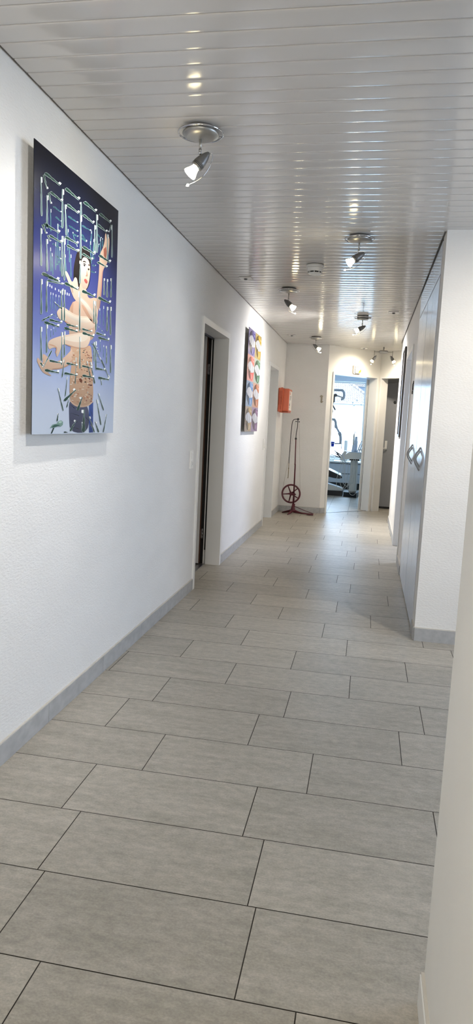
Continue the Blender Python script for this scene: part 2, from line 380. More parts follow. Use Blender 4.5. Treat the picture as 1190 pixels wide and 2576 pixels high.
# door 1: leaf open into the dark room
d = sroot('door_1'); PL = (XL, 0)
door_frame(PL, ex, ey, D1[0], D1[1], HD, .118, d)
jb = D1[1]-FW
MB().box((XL-.118, jb-.002, .13), (XL-.130, jb+.012, 1.945)).box((XL-.118, D1[0]+.05, 1.945), (XL-.130, jb+.012, 1.965)).build('seal_and_gap_shade', M['black'], d)
MB().box((XL-.130, jb+.002, 0), (XL-.140, jb+.03, 1.96)).build('rebate', M['frame'], d)
MB().box((XL-.140, jb+.014, 0), (XL-.170, jb+.03, 1.99)).build('hinge_pocket_shade', M['black'], d)  # black fill paints the shade inside the hinge recess
lf = MB().box((XL-.170, jb-.036, .012), (XL-1.02, jb+.004, 1.98)).build('door_leaf', M['door'], d)
MB().box((XL-.167, jb-.036, .012), (XL-.170, jb+.004, 1.98)).build('leaf_edge', M['brown'], lf)
for z in (.27, 1.70):
    h = MB().tube([(XL-.155, jb+.006, z-.045), (XL-.155, jb+.006, z-.016)], .007).tube([(XL-.155, jb+.006, z-.014), (XL-.155, jb+.006, z+.014)], .007).tube([(XL-.155, jb+.006, z+.016), (XL-.155, jb+.006, z+.045)], .007)
    h.box((XL-.150, jb+.002, z-.04), (XL-.166, jb+.006, z+.04)); h.build('hinge', M['steel'], d)
MB().rbox((XL-.12, D1[0]+.045, .0), (XL-.165, jb, .006), .002).lathe([(.006, 0), (.006, .0015)], (XL-.142, 5.35, .006), seg=12).build('threshold', M['steel'], d)
MB().tube([(XL-.94, jb-.04, 1.05), (XL-.97, jb-.09, 1.05), (XL-.85, jb-.09, 1.05)], .009).build('door_handle', M['steel'], lf)
# door 2: closed white leaf
d = sroot('door_2'); door_frame(PL, ex, ey, D2[0], D2[1], HD-.005, .13, d)
lf = MB().box((XL-.118, D2[0]+.03, .006), (XL-.158, D2[1]-.03, 1.97)).build('door_leaf', M['door'], d)
MB().tube([(XL-.118, D2[0]+.12, 1.05), (XL-.075, D2[0]+.12, 1.05), (XL-.075, D2[0]+.24, 1.05)], .009).build('door_handle', M['steel'], lf)
# door 3: treatment room doorway in the slanted wall (leaf opened out of sight, inwards)
d = sroot('door_3'); door_frame(PA, UA, NA, SA0, SA1, ZA, .15, d, .03)
e_ = SA1-.03
b = MB(); b.obox(PA, UA, NA, e_-.001, e_+.01, .152, .157, .0, 1.99); b.obox(PA, UA, NA, e_-.004, e_+.01, .1725, .1765, 0, 1.99); b.build('seal_and_gap_shade', M['black'], d)
b = MB(); b.obox(PA, UA, NA, e_-.012, e_+.02, .178, .195, 0, 2.0); b.obox(PA, UA, NA, e_-.004, e_+.01, .158, .172, 0, 1.99); b.build('rebate', M['frame'], d)
lf = MB().obox((PA[0]+UA[0]*(SA1-.03), PA[1]+UA[1]*(SA1-.03)), (-.05, .9987), (-1, 0), .34, 1.08, -.02, .02, .01, 1.98).build('door_leaf', M['door'], d)
MB().obox(PA, UA, NA, SA0+.03, SA1-.03, .03, .045, 0, .004).build('threshold', M['steel'], d)
# door 4: grey leaf ajar in the second slanted wall
d = sroot('door_4'); door_frame(PB, UB, NB, SB0, SB1, ZA, .13, d, .03)
lx, ly = .250, 11.30
lf = MB().obox((lx, ly), (.995, -.06), (.06, .995), 0, .8, 0, .042, .03, 1.975).build('door_leaf', M['greydoor'], d)
MB().obox((lx, ly), (.995, -.06), (.06, .995), -.06, -.001, .005, .05, .0, 1.99).obox((lx, ly), (.995, -.06), (.06, .995), -.03, .8, .01, .06, 0, .03).build('seal_and_gap_shade', M['black'], d)  # black strips paint the dark gap beside and under the ajar leaf
MB().lathe([(.016, 0), (.02, .003), (.02, .006), (.012, .009)], (.380, ly-.022, 1.68), (-.06, -.995, 0), 20).build('peephole', M['blackgloss'], lf)
hd = MB().rbox((lx+.022, ly-.010, .925), (lx+.058, ly-.002, 1.075), .003); hd.tube([(lx+.04, ly-.008, .955), (lx+.04, ly-.05, .955), (lx+.0, ly-.055, .955)], .011); hd.build('door_handle', M['frame'], lf)
MB().lathe([(.011, 0), (.013, .004), (.009, .008)], (lx+.048, ly-.012, .94), (0, -1, 0), 14).build('door_lock', M['steel'], lf)
# door 5: right wall doorway, open to a day-lit room; its leaf stands open inside
d = sroot('door_5'); PR = (XR, 0); door_frame(PR, ex, (1, 0), D4[0], D4[1], HD+.04, .15, d)
lf = MB().box((XR+.17, D4[0]-.02, .006), (XR+1.02, D4[0]+.02, 2.0)).build('door_leaf', M['door'], d)
MB().tube([(XR+.95, D4[0]+.02, 1.05), (XR+.95, D4[0]+.07, 1.05), (XR+.83, D4[0]+.07, 1.05)], .009).build('door_handle', M['steel'], lf)
m = MB().box((1.02, 6.16, 0), (2.95, 6.26, 2.5)).box((.52, 9.0, 0), (2.95, 9.1, 2.5)).box((.52, 6.2, 2.42), (2.95, 9.05, 2.5)).box((.52, 6.155, 0), (1.02, 6.26, 2.5))
for y0, y1, z0, z1 in ((6.26, 7.5, 0, 2.5), (8.9, 9.0, 0, 2.5), (7.5, 8.9, 0, .8), (7.5, 8.9, 2.2, 2.5)): m.box((2.85, y0, z0), (2.95, y1, z1))
struct(m.build('wall_right_room', M['smooth']))

# ---------------------------------------------------------------- windows
def window(name, lo, hi, axis, frame=.06):
    """rectangular window; lo/hi = corners of the glazed opening; axis 0: pane normal x, 1: normal y"""
    r = sroot(name); b = MB(); a = 1-axis
    def bx(a0, a1, z0, z1):
        p = [0, 0, z0]; q = [0, 0, z1]; p[a] = a0; q[a] = a1; p[axis] = lo[axis]; q[axis] = hi[axis]; b.box(p, q)
    a0, a1, z0, z1 = lo[a], hi[a], lo[2], hi[2]
    bx(a0, a0+frame, z0, z1); bx(a1-frame, a1, z0, z1); bx(a0+frame, a1-frame, z0, z0+frame); bx(a0+frame, a1-frame, z1-frame, z1)
    b.build('window_frame', M['frame'], r)
    p = [0, 0, z0+frame]; q = [0, 0, z1-frame]; p[a] = a0+frame; q[a] = a1-frame; mid = (lo[axis]+hi[axis])/2; p[axis] = mid-.004; q[axis] = mid+.004
    MB().box(p, q).build('window_pane', M['glass'], r); return r
window('window_1', (WX0, WY+.12, WZ0), (WX1, WY+.19, WZ1), 1, .035)
window('window_2', (3.38, 2.0, .7), (3.44, 3.9, 2.2), 0)
window('window_4', (2.88, 7.5, .8), (2.92, 8.9, 2.2), 0)
window('window_3', (-.95, -2.96, .85), (.05, -2.9, 2.15), 1)
struct(MB().box((WX0-.05, WY-.09, 2.185), (WX1+.19, WY-.001, 2.30)).build('trim_1', M['bluegrey']))
ART1=[(1,(95,150,150),[147,820,150,819,157,819,167,819,176,819,182,819,188,819,197,819,206,819,216,819,220,822,209,822,200,822,193,823,187,823,180,823,173,824,164,825,156,824,151,823]),
(1,(95,150,150),[167,790,169,789,174,788,181,788,188,788,192,787,196,787,203,787,209,787,217,786,221,789,214,790,207,790,202,791,198,792,193,792,188,793,181,794,176,794,172,793]),
(1,(95,150,150),[276,822,280,821,290,821,302,821,314,822,322,822,330,822,341,823,353,823,367,823,371,827,357,826,345,826,335,827,328,827,318,826,308,827,296,827,287,827,281,826]),
(1,(95,150,150),[284,791,288,790,297,789,309,790,319,790,327,790,334,790,345,791,356,790,368,790,372,794,360,794,348,794,339,794,333,795,324,794,315,795,304,795,295,795,289,794]),
(1,(95,150,150),[407,824,412,823,421,823,434,824,446,825,454,825,462,826,473,827,485,827,499,827,503,831,489,831,477,830,467,830,460,830,450,829,440,830,428,830,418,829,412,828]),
(1,(95,150,150),[404,790,405,788,410,786,417,785,424,784,428,782,433,781,439,780,445,778,452,775,459,778,451,781,445,782,440,785,437,786,432,787,427,790,421,792,416,793,411,793]),
(1,(95,150,150),[187,766,190,765,194,765,200,766,205,767,208,766,212,767,217,768,222,768,228,768,231,772,225,771,220,771,215,771,213,771,208,770,204,771,199,771,194,770,191,769]),
(1,(95,150,150),[317,770,320,769,325,769,332,769,339,770,344,770,348,770,355,771,362,771,370,771,373,775,365,775,358,774,353,775,349,775,343,774,338,775,331,775,325,774,322,773]),
(1,(95,150,150),[564,831,565,830,569,829,576,829,582,829,586,828,590,828,596,828,602,827,608,827,614,830,607,831,601,831,597,833,594,833,589,833,585,835,580,836,575,836,570,835]),
(1,(95,150,150),[145,690,148,689,155,689,164,689,172,689,178,689,184,689,192,690,201,690,211,689,214,693,204,693,195,693,188,693,183,694,176,693,169,694,160,694,153,694,149,693]),
(1,(95,150,150),[178,654,179,653,182,653,187,653,192,653,195,652,198,652,203,652,207,652,212,651,216,654,211,655,206,655,203,656,201,656,197,656,194,657,189,658,186,658,183,657]),
(1,(95,150,150),[522,697,525,696,528,696,533,697,537,698,540,698,543,699,548,700,552,701,557,701,559,705,554,704,549,703,546,703,543,703,540,702,536,703,531,702,528,702,525,700]),
(1,(95,150,150),[507,669,510,668,515,668,522,669,529,670,534,670,538,671,544,672,551,673,558,673,561,677,553,676,546,675,541,675,537,675,532,674,526,675,520,674,514,674,511,672]),
(1,(95,150,150),[405,775,407,774,412,773,419,773,426,774,430,773,434,773,440,773,446,773,453,772,458,776,451,776,445,776,440,777,437,778,431,778,427,779,421,780,415,780,411,779]),
(1,(95,150,150),[298,716,301,715,308,715,317,716,326,717,332,716,338,717,346,718,355,718,364,718,368,721,358,721,349,721,342,721,337,721,330,721,323,721,314,721,307,721,302,720]),
(1,(95,150,150),[157,709,159,708,165,708,172,708,179,709,184,708,189,708,195,709,202,709,210,709,213,712,205,712,198,712,193,712,189,713,183,712,178,713,171,713,165,713,161,712]),
(1,(95,150,150),[544,728,545,730,544,732,541,733,537,735,536,736,534,737,531,739,529,741,526,743,518,740,521,738,524,736,524,734,525,732,528,731,528,729,530,727,532,725,536,725]),
(1,(110,165,165),[135,731,136,735,135,744,134,754,133,763,133,771,133,777,131,786,131,796,131,807,126,806,127,794,127,785,127,775,127,769,128,762,128,752,128,742,129,733,130,730]),
(1,(110,165,165),[283,700,284,704,284,713,283,723,282,733,282,741,282,747,281,756,280,766,280,778,275,777,275,765,276,755,276,745,275,739,276,731,276,722,276,711,276,702,278,698]),
(1,(110,165,165),[139,592,140,597,139,606,138,617,136,627,136,635,135,642,133,651,132,662,131,674,127,673,128,661,129,650,129,640,129,634,131,626,131,616,132,604,133,595,134,591]),
(1,(110,165,165),[156,582,157,586,156,595,154,606,152,615,151,622,150,628,148,637,146,647,144,658,140,657,142,646,143,636,144,627,145,621,146,613,147,604,148,593,150,585,152,581]),
(1,(110,165,165),[178,606,179,611,180,622,179,636,179,648,179,658,179,665,178,677,178,690,178,705,173,703,174,689,174,676,173,664,173,656,173,646,172,634,172,621,172,610,173,605]),
(1,(110,165,165),[197,627,198,634,197,651,196,671,194,688,194,703,193,715,191,732,190,751,189,773,184,771,185,750,187,731,187,713,187,702,189,687,189,669,190,649,191,633,192,626]),
(1,(110,165,165),[299,660,300,664,300,671,299,679,298,687,298,693,298,698,297,705,296,713,296,723,291,721,291,712,292,704,291,696,291,691,292,685,292,678,291,669,292,662,294,659]),
(1,(110,165,165),[315,606,316,611,316,620,314,632,313,642,312,651,311,658,310,668,309,679,308,691,303,690,304,677,305,666,305,656,305,649,307,641,307,631,307,619,308,609,310,605]),
(1,(110,165,165),[611,743,612,748,613,757,612,769,611,779,611,788,611,794,610,804,610,815,610,828,604,827,604,814,604,803,603,793,603,786,604,777,603,767,602,755,603,745,604,742]),
(1,(110,165,165),[634,799,635,801,636,805,635,810,634,814,635,818,634,820,633,824,633,829,633,834,627,833,627,827,627,823,626,818,626,816,627,812,626,808,625,803,626,799,627,798]),
(1,(110,165,165),[499,766,501,770,503,777,505,786,505,793,507,800,508,805,508,813,510,821,512,831,506,829,504,820,503,811,501,803,499,798,498,792,496,784,494,775,492,768,493,765]),
(1,(110,165,165),[526,724,528,728,530,737,531,749,532,759,534,767,534,774,535,783,536,794,538,807,532,805,531,793,529,782,527,772,525,765,525,757,522,747,520,735,519,726,520,722]),
(1,(110,165,165),[511,702,512,707,511,716,508,728,506,738,505,747,504,754,501,764,500,775,498,788,492,786,494,773,496,762,497,752,497,745,499,736,500,726,501,714,503,704,505,700]),
(1,(110,165,165),[332,757,333,755,336,753,341,749,345,747,347,744,350,742,355,740,358,737,363,733,368,735,363,739,359,742,356,745,354,747,351,749,348,752,344,756,340,758,338,759]),
(1,(110,165,165),[346,752,345,754,343,757,340,761,336,763,334,766,332,768,329,771,326,774,322,778,317,776,321,772,324,769,326,766,327,764,330,761,332,758,335,754,338,751,340,751]),
(1,(110,165,165),[183,623,187,625,192,629,198,633,203,638,208,641,211,644,216,648,222,653,229,658,225,659,218,653,212,649,206,644,202,642,198,638,192,634,186,629,181,625,180,624]),
(1,(110,165,165),[272,609,273,613,271,621,269,631,266,639,265,646,263,651,260,660,258,669,256,679,251,678,253,667,256,658,257,650,258,644,260,637,261,629,263,619,265,611,267,608]),
(1,(110,165,165),[218,609,218,614,218,623,216,635,214,646,214,654,212,661,211,671,209,683,208,696,203,694,205,681,206,670,207,660,207,653,208,644,209,634,210,621,211,612,213,608]),
(1,(110,165,165),[557,755,561,758,566,763,571,770,575,775,580,780,582,784,587,789,592,796,598,803,592,802,586,795,581,789,576,783,572,779,568,775,563,769,557,762,553,757,552,755]),
(1,(125,155,180),[139,453,140,456,140,464,140,473,139,480,139,487,138,492,138,500,137,508,137,518,133,517,133,508,133,499,133,491,133,486,133,479,133,472,133,462,133,455,135,452]),
(1,(125,155,180),[160,462,161,465,161,471,160,479,159,486,159,492,159,496,158,503,157,511,157,519,152,518,153,510,153,502,153,495,153,491,154,485,153,478,153,470,154,464,155,461]),
(1,(125,155,180),[183,457,184,460,184,467,183,476,182,483,183,489,182,494,181,501,181,509,181,518,176,517,177,508,177,500,177,493,176,488,177,482,176,474,176,466,177,459,178,456]),
(1,(125,155,180),[209,470,210,472,210,478,209,485,208,491,208,496,208,500,207,506,206,512,206,520,201,519,202,511,202,505,202,499,202,495,203,490,202,484,202,477,203,471,204,469]),
(1,(125,155,180),[229,478,230,481,230,486,229,491,228,496,228,501,228,504,227,509,227,514,226,520,221,520,222,513,222,508,222,503,222,499,223,495,222,490,222,484,223,480,224,478]),
(1,(125,155,180),[144,357,145,358,145,362,145,366,144,369,144,373,144,375,143,379,143,383,143,387,138,386,139,382,139,378,138,374,138,372,139,369,138,365,138,361,138,357,139,356]),
(1,(125,155,180),[166,368,167,369,168,372,167,376,166,380,167,382,166,385,165,388,165,392,165,396,161,395,161,391,161,387,160,384,160,382,161,379,160,375,160,371,160,368,161,367]),
(1,(125,155,180),[185,382,187,383,187,385,186,388,185,391,186,393,185,395,185,398,185,401,185,404,180,403,180,400,180,397,180,394,179,392,180,390,179,387,179,384,179,382,181,381]),
(1,(125,155,180),[622,471,624,475,624,483,623,492,622,500,622,507,622,512,621,520,620,529,620,539,614,538,614,528,615,519,614,511,614,506,615,499,614,491,614,481,614,474,616,470]),
(1,(125,155,180),[663,470,665,475,664,484,663,496,661,506,662,515,661,522,659,532,659,543,658,555,651,554,652,542,653,531,653,520,653,513,654,505,653,495,654,483,654,474,657,470]),
(1,(125,155,180),[634,355,635,357,635,363,633,370,631,376,631,382,630,386,628,392,627,399,626,406,620,406,621,398,622,391,622,385,622,381,624,376,624,369,624,362,625,356,627,354]),
(1,(125,155,180),[671,335,673,338,673,344,672,351,671,357,671,363,670,367,669,373,669,380,668,388,662,387,662,379,663,373,662,366,662,362,663,357,662,350,662,343,663,337,665,334]),
(1,(125,155,180),[159,444,161,443,164,442,170,440,175,439,178,438,181,437,186,436,191,435,196,433,200,435,194,437,189,438,185,440,183,441,179,442,175,443,170,445,166,446,163,446]),
(1,(125,155,180),[522,377,526,376,533,375,543,373,552,372,558,371,564,370,573,369,582,367,592,366,596,368,586,370,576,371,568,373,563,374,556,375,548,377,539,378,531,379,527,379]),
(1,(125,155,180),[531,362,535,361,543,360,552,359,561,358,568,357,574,357,583,356,592,355,602,353,605,356,595,357,586,358,578,360,572,360,565,361,557,363,548,364,540,365,536,365]),
(1,(125,155,180),[541,344,546,343,554,343,563,344,572,344,579,344,584,344,593,344,602,344,612,345,614,347,603,347,594,347,586,347,580,347,573,347,565,347,556,347,548,347,544,346]),
(1,(125,155,180),[543,328,548,328,556,328,567,329,577,330,584,330,591,330,600,331,611,332,623,332,623,335,611,334,601,333,591,333,585,333,577,332,568,332,557,332,549,331,545,330]),
(1,(125,155,180),[561,305,567,305,576,305,588,306,599,306,608,307,615,307,626,308,637,308,651,308,652,311,638,310,626,310,616,310,609,310,600,309,590,309,577,309,568,309,563,308]),
(1,(125,155,180),[585,466,585,465,587,463,590,462,593,461,594,460,596,459,599,458,601,457,604,455,610,457,607,459,604,460,603,461,602,462,599,463,598,465,596,466,594,467,591,467]),
(1,(125,155,180),[612,456,613,455,615,454,620,452,624,451,626,449,629,449,633,447,636,446,640,444,646,446,642,448,638,449,635,451,634,452,630,453,628,455,624,457,621,458,618,458]),
(1,(125,155,180),[640,443,641,442,645,441,651,440,656,439,659,437,662,436,668,435,672,434,678,432,683,434,677,436,672,437,669,439,666,440,662,441,658,443,653,445,649,446,646,446]),
(1,(125,155,180),[677,432,679,431,684,429,691,427,697,426,702,424,706,423,712,422,719,420,726,418,731,420,724,422,717,424,712,426,709,427,703,428,698,430,692,432,687,434,683,434]),
(1,(125,155,180),[155,440,151,439,147,437,142,435,138,432,134,431,131,429,127,427,122,425,116,423,119,421,124,424,129,426,134,428,137,429,141,431,146,433,151,435,155,437,156,438]),
(1,(125,155,180),[501,453,503,453,506,452,511,451,516,450,519,449,522,449,527,448,531,447,536,446,540,448,535,449,531,450,527,451,525,452,521,453,518,454,513,455,509,456,506,456]),
(2,(40,80,85),[149,821,151,820,158,819,168,819,176,820,183,819,189,820,197,820,206,820,217,819,219,821,209,821,199,822,192,822,187,823,179,822,172,823,163,824,155,824,151,823]),
(2,(40,80,85),[169,791,170,789,175,789,182,789,189,789,193,788,197,788,204,788,210,787,218,787,220,789,213,789,206,790,201,791,197,791,192,791,187,792,180,793,175,793,171,792]),
(2,(40,80,85),[278,823,281,822,290,822,303,822,315,823,323,823,331,823,342,824,354,824,368,824,370,826,356,826,344,825,334,826,327,826,318,826,308,826,296,826,286,826,280,825]),
(2,(40,80,85),[286,792,289,790,297,790,309,790,320,791,328,790,335,791,346,791,356,791,369,791,372,793,359,793,348,793,338,794,332,794,323,794,314,794,303,795,294,795,288,793]),
(2,(40,80,85),[409,825,412,824,422,824,435,825,446,826,455,826,462,826,474,827,486,828,500,828,502,830,488,830,476,829,466,829,459,830,449,829,439,829,427,829,417,828,411,827]),
(2,(40,80,85),[406,791,407,789,411,787,419,785,425,784,429,782,434,781,441,780,447,778,454,776,457,778,450,780,444,782,439,784,436,786,430,787,426,789,420,791,414,793,410,792]),
(2,(40,80,85),[189,767,190,766,194,766,200,766,205,767,209,767,212,768,218,768,223,769,229,769,231,771,224,771,219,770,215,770,212,770,208,770,203,770,198,770,194,770,191,768]),
(2,(40,80,85),[319,771,320,769,326,769,333,770,340,771,345,771,349,771,356,772,362,772,370,772,372,774,364,774,358,774,352,774,348,774,343,773,337,774,331,774,325,774,321,772]),
(2,(40,80,85),[566,832,566,830,570,830,577,829,583,830,587,829,591,829,597,829,603,828,609,827,613,830,606,830,600,831,596,832,593,833,588,832,584,834,579,835,573,835,569,834]),
(2,(40,80,85),[147,691,149,690,155,689,165,689,173,690,179,690,185,690,193,690,202,690,211,690,213,692,203,692,195,692,187,693,182,693,176,692,168,693,160,694,153,693,148,692]),
(2,(40,80,85),[180,655,180,654,183,653,188,653,193,653,196,653,199,653,203,653,208,652,213,652,215,653,210,654,205,654,202,655,200,656,196,656,193,657,189,658,185,658,182,657]),
(2,(40,80,85),[524,698,525,697,529,697,533,698,538,699,541,699,544,700,548,701,552,701,557,702,558,704,553,703,549,703,545,703,543,703,539,702,536,702,531,702,527,701,525,700]),
(2,(40,80,85),[509,670,510,669,516,669,523,670,529,671,534,671,538,672,545,673,551,673,559,674,560,676,553,675,546,675,540,675,537,675,531,674,526,674,519,674,514,673,510,672]),
(2,(40,80,85),[408,776,408,775,413,774,420,774,427,774,431,774,435,774,441,774,447,773,454,773,457,775,450,775,444,776,439,777,436,777,430,777,426,778,420,779,414,779,410,778]),
(2,(40,80,85),[300,717,302,716,309,716,318,717,327,717,333,717,338,718,347,718,355,718,365,718,367,720,357,720,348,720,341,720,336,721,329,720,322,720,313,721,306,720,302,719]),
(2,(40,80,85),[159,710,160,709,165,708,173,709,180,709,185,709,189,709,196,710,203,709,211,709,213,711,205,711,198,711,192,712,188,712,182,712,177,712,170,713,164,713,160,712]),
(2,(40,80,85),[542,728,544,729,542,731,539,733,535,734,535,736,532,737,529,738,527,740,525,742,520,741,523,738,525,737,526,734,527,733,529,732,530,730,531,727,534,726,538,726]),
(2,(60,105,110),[133,731,134,735,134,743,133,754,132,763,132,771,131,777,130,785,130,795,129,807,127,806,128,795,129,785,128,776,128,769,129,762,129,753,129,742,130,734,131,730]),
(2,(60,105,110),[282,699,283,704,283,712,282,723,281,732,281,740,280,746,279,756,279,766,279,777,276,777,277,765,277,755,277,746,277,739,278,732,277,722,277,711,278,702,279,699]),
(2,(60,105,110),[137,592,138,596,138,605,136,617,135,627,134,635,133,641,132,651,131,662,130,674,128,673,129,661,130,651,131,641,131,634,132,626,132,616,133,604,134,595,135,592]),
(2,(60,105,110),[155,582,156,586,155,595,153,605,150,614,150,622,148,628,146,637,145,647,143,658,141,658,143,646,145,636,145,627,146,621,148,614,148,604,149,593,151,585,153,582]),
(2,(60,105,110),[177,606,178,611,178,622,178,636,177,647,178,657,177,665,177,677,177,690,177,704,175,704,175,689,175,676,174,664,174,656,174,647,174,635,173,621,173,610,175,605]),
(2,(60,105,110),[196,626,197,634,196,650,194,671,193,688,192,703,191,714,190,732,189,751,188,772,186,772,187,750,188,731,188,714,189,702,190,687,190,670,191,649,192,633,194,626]),
(2,(60,105,110),[297,660,298,664,298,671,298,679,297,686,297,693,296,698,295,705,295,713,295,722,292,722,293,712,293,704,293,697,293,692,293,686,293,678,293,669,293,662,295,660]),
(2,(60,105,110),[314,606,315,611,314,620,313,632,311,642,311,651,310,657,308,667,308,678,307,691,304,690,305,678,306,667,307,656,307,650,308,641,308,631,309,619,310,610,311,606]),
(2,(60,105,110),[609,743,611,747,611,757,610,769,609,779,610,787,609,794,608,804,608,815,608,828,605,827,605,814,606,803,605,793,604,786,605,778,604,767,604,755,604,746,606,742]),
(2,(60,105,110),[632,799,634,801,634,805,633,810,632,814,633,817,632,820,632,824,632,828,632,834,629,833,629,828,629,823,628,819,628,816,628,813,627,808,627,803,627,799,629,798]),
(2,(60,105,110),[498,766,500,770,502,777,503,786,503,793,505,800,506,805,507,812,509,821,511,830,508,830,506,820,504,812,502,804,501,799,500,792,497,784,495,775,494,768,495,766]),
(2,(60,105,110),[525,723,527,728,528,737,530,749,530,758,532,767,532,773,533,783,535,794,537,806,534,806,532,793,531,783,529,772,527,766,527,758,524,747,522,736,521,727,522,723]),
(2,(60,105,110),[509,701,510,706,509,716,507,728,504,738,504,746,502,753,500,763,498,774,497,787,494,786,496,774,498,763,498,752,499,745,501,737,501,726,503,714,504,705,507,701]),
(2,(60,105,110),[334,758,334,756,337,753,342,750,346,747,349,745,352,743,356,740,360,737,364,733,367,734,362,738,358,741,355,744,353,746,349,749,346,752,343,755,339,758,336,759]),
(2,(60,105,110),[344,752,344,754,342,757,338,760,335,763,333,766,331,767,327,770,324,774,321,778,319,777,322,773,325,770,327,766,329,764,332,762,333,758,336,755,339,752,342,751]),
(2,(60,105,110),[183,623,186,625,191,629,197,634,202,638,207,641,210,644,215,648,221,653,228,658,226,658,219,653,213,649,207,644,203,642,199,638,193,634,187,629,182,625,181,623]),
(2,(60,105,110),[271,609,272,613,270,621,267,630,264,638,263,646,262,651,259,659,257,668,255,679,252,678,255,668,257,659,258,650,259,645,261,638,263,629,265,619,267,612,269,608]),
(2,(60,105,110),[216,609,217,613,216,623,215,635,213,645,212,654,211,661,209,671,208,682,207,695,205,695,206,682,207,671,208,660,208,653,210,645,210,634,211,622,212,612,214,608]),
(2,(60,105,110),[556,755,560,758,564,763,570,770,573,775,578,780,581,784,585,789,590,795,596,803,594,802,588,795,583,789,577,783,573,779,570,775,564,769,558,762,554,757,554,755]),
(2,(225,230,240),[126,544,133,545,134,536,126,535]),
(2,(225,230,240),[142,542,149,543,150,534,142,533]),
(2,(225,230,240),[171,540,178,541,179,533,171,532]),
(2,(225,230,240),[200,540,208,541,209,532,201,532]),
(2,(225,230,240),[217,538,225,539,225,530,217,529]),
(2,(225,230,240),[254,545,263,546,263,537,255,536]),
(2,(225,230,240),[275,542,284,543,284,533,276,532]),
(2,(225,230,240),[293,542,301,543,302,534,293,533]),
(2,(225,230,240),[237,550,245,551,245,542,237,541]),
(2,(70,95,115),[138,453,139,456,139,463,138,472,137,480,138,487,137,492,136,500,136,508,136,518,134,518,134,508,135,499,134,491,134,486,135,480,134,472,134,462,134,455,136,452]),
(2,(70,95,115),[159,461,160,465,160,471,159,479,158,486,158,492,157,496,156,503,156,510,156,519,154,518,154,510,155,502,154,495,154,491,155,485,155,478,155,470,155,464,157,461]),
(2,(70,95,115),[182,457,183,460,183,467,182,475,181,482,181,489,181,493,180,501,180,509,180,518,178,517,178,508,178,500,178,493,178,488,178,482,178,475,178,466,178,459,180,456]),
(2,(70,95,115),[208,469,209,472,209,478,208,485,207,491,207,496,206,500,205,505,205,512,205,519,203,519,203,512,204,505,203,499,203,495,204,490,203,484,203,477,204,471,206,469]),
(2,(70,95,115),[228,478,229,481,229,485,228,491,227,496,227,500,226,504,225,508,225,514,225,520,223,520,223,514,224,508,223,503,223,500,224,495,223,490,223,484,224,480,225,478]),
(2,(70,95,115),[143,356,144,358,144,362,143,366,143,369,143,372,143,375,142,378,142,382,142,387,140,387,140,382,140,378,139,374,139,372,140,369,139,365,139,361,139,358,141,356]),
(2,(70,95,115),[165,368,166,369,166,372,166,376,165,379,165,382,165,384,164,388,164,391,164,396,162,395,162,391,162,387,162,384,161,382,162,379,161,376,161,372,161,369,163,367]),
(2,(70,95,115),[184,381,185,383,185,385,185,388,184,391,185,393,184,395,183,397,183,400,183,404,181,403,181,400,182,397,181,394,181,393,181,390,181,388,180,384,181,382,182,381]),
(2,(70,95,115),[621,471,622,475,622,482,621,492,620,500,621,507,620,512,619,520,619,529,618,539,615,538,616,528,616,520,616,511,615,506,616,499,616,491,615,481,616,474,618,471]),
(2,(70,95,115),[661,470,663,475,663,484,661,496,660,506,660,515,659,521,657,531,657,542,656,555,653,554,654,542,655,531,654,521,654,514,656,505,655,495,655,483,656,474,658,470]),
(2,(70,95,115),[632,354,633,357,633,363,631,370,629,376,629,381,628,386,626,392,626,398,625,406,622,406,623,398,624,391,624,385,624,381,625,376,625,369,626,362,627,356,629,354]),
(2,(70,95,115),[670,335,671,338,671,344,670,351,669,357,669,363,668,367,667,373,667,380,666,388,663,388,664,380,665,373,664,366,664,362,665,357,664,350,664,343,665,337,667,334]),
(2,(70,95,115),[161,445,161,444,165,442,171,441,176,440,179,439,182,438,187,437,192,435,197,434,199,434,193,436,188,438,184,439,182,440,178,441,174,443,169,445,165,446,162,446]),
(2,(70,95,115),[524,378,527,377,534,375,544,374,553,373,559,371,565,371,574,370,583,368,593,366,595,367,585,369,575,370,567,372,562,373,555,374,547,376,538,378,530,379,526,379]),
(2,(70,95,115),[534,363,536,362,543,361,553,360,562,359,569,358,575,357,583,357,592,355,603,354,605,355,594,357,585,358,577,359,571,360,564,360,556,362,547,363,539,364,535,364]),
(2,(70,95,115),[543,345,546,344,554,344,564,344,572,345,579,344,585,345,593,345,602,345,613,345,614,346,603,346,594,346,586,346,580,346,573,346,565,346,555,347,548,346,544,346]),
(2,(70,95,115),[544,329,548,328,557,329,567,329,577,330,585,330,591,331,600,332,611,332,623,333,623,334,611,333,601,333,591,333,585,332,577,332,568,332,557,331,549,331,545,330]),
(2,(70,95,115),[563,306,567,306,576,306,589,306,599,307,608,307,615,308,626,308,638,309,651,309,652,310,638,310,626,309,616,309,609,309,600,309,589,309,577,308,568,308,563,307]),
(2,(70,95,115),[587,466,587,465,588,464,591,463,595,462,596,460,598,460,601,459,603,457,605,456,608,457,605,458,603,459,601,461,600,462,598,463,597,464,595,466,592,467,590,467]),
(2,(70,95,115),[614,457,614,456,617,454,621,453,625,451,628,450,630,449,634,448,638,446,642,444,644,445,640,447,636,449,634,450,632,452,629,453,626,454,623,456,620,458,617,458]),
(2,(70,95,115),[642,444,643,443,646,442,652,440,657,439,660,438,664,437,669,436,674,434,679,432,682,433,676,435,671,437,667,438,665,439,660,440,657,442,652,444,647,445,644,445]),
(2,(70,95,115),[679,432,680,431,685,429,692,428,699,426,703,425,707,424,714,422,720,420,727,418,730,419,722,421,716,423,711,425,707,426,702,428,697,430,691,432,685,433,682,433]),
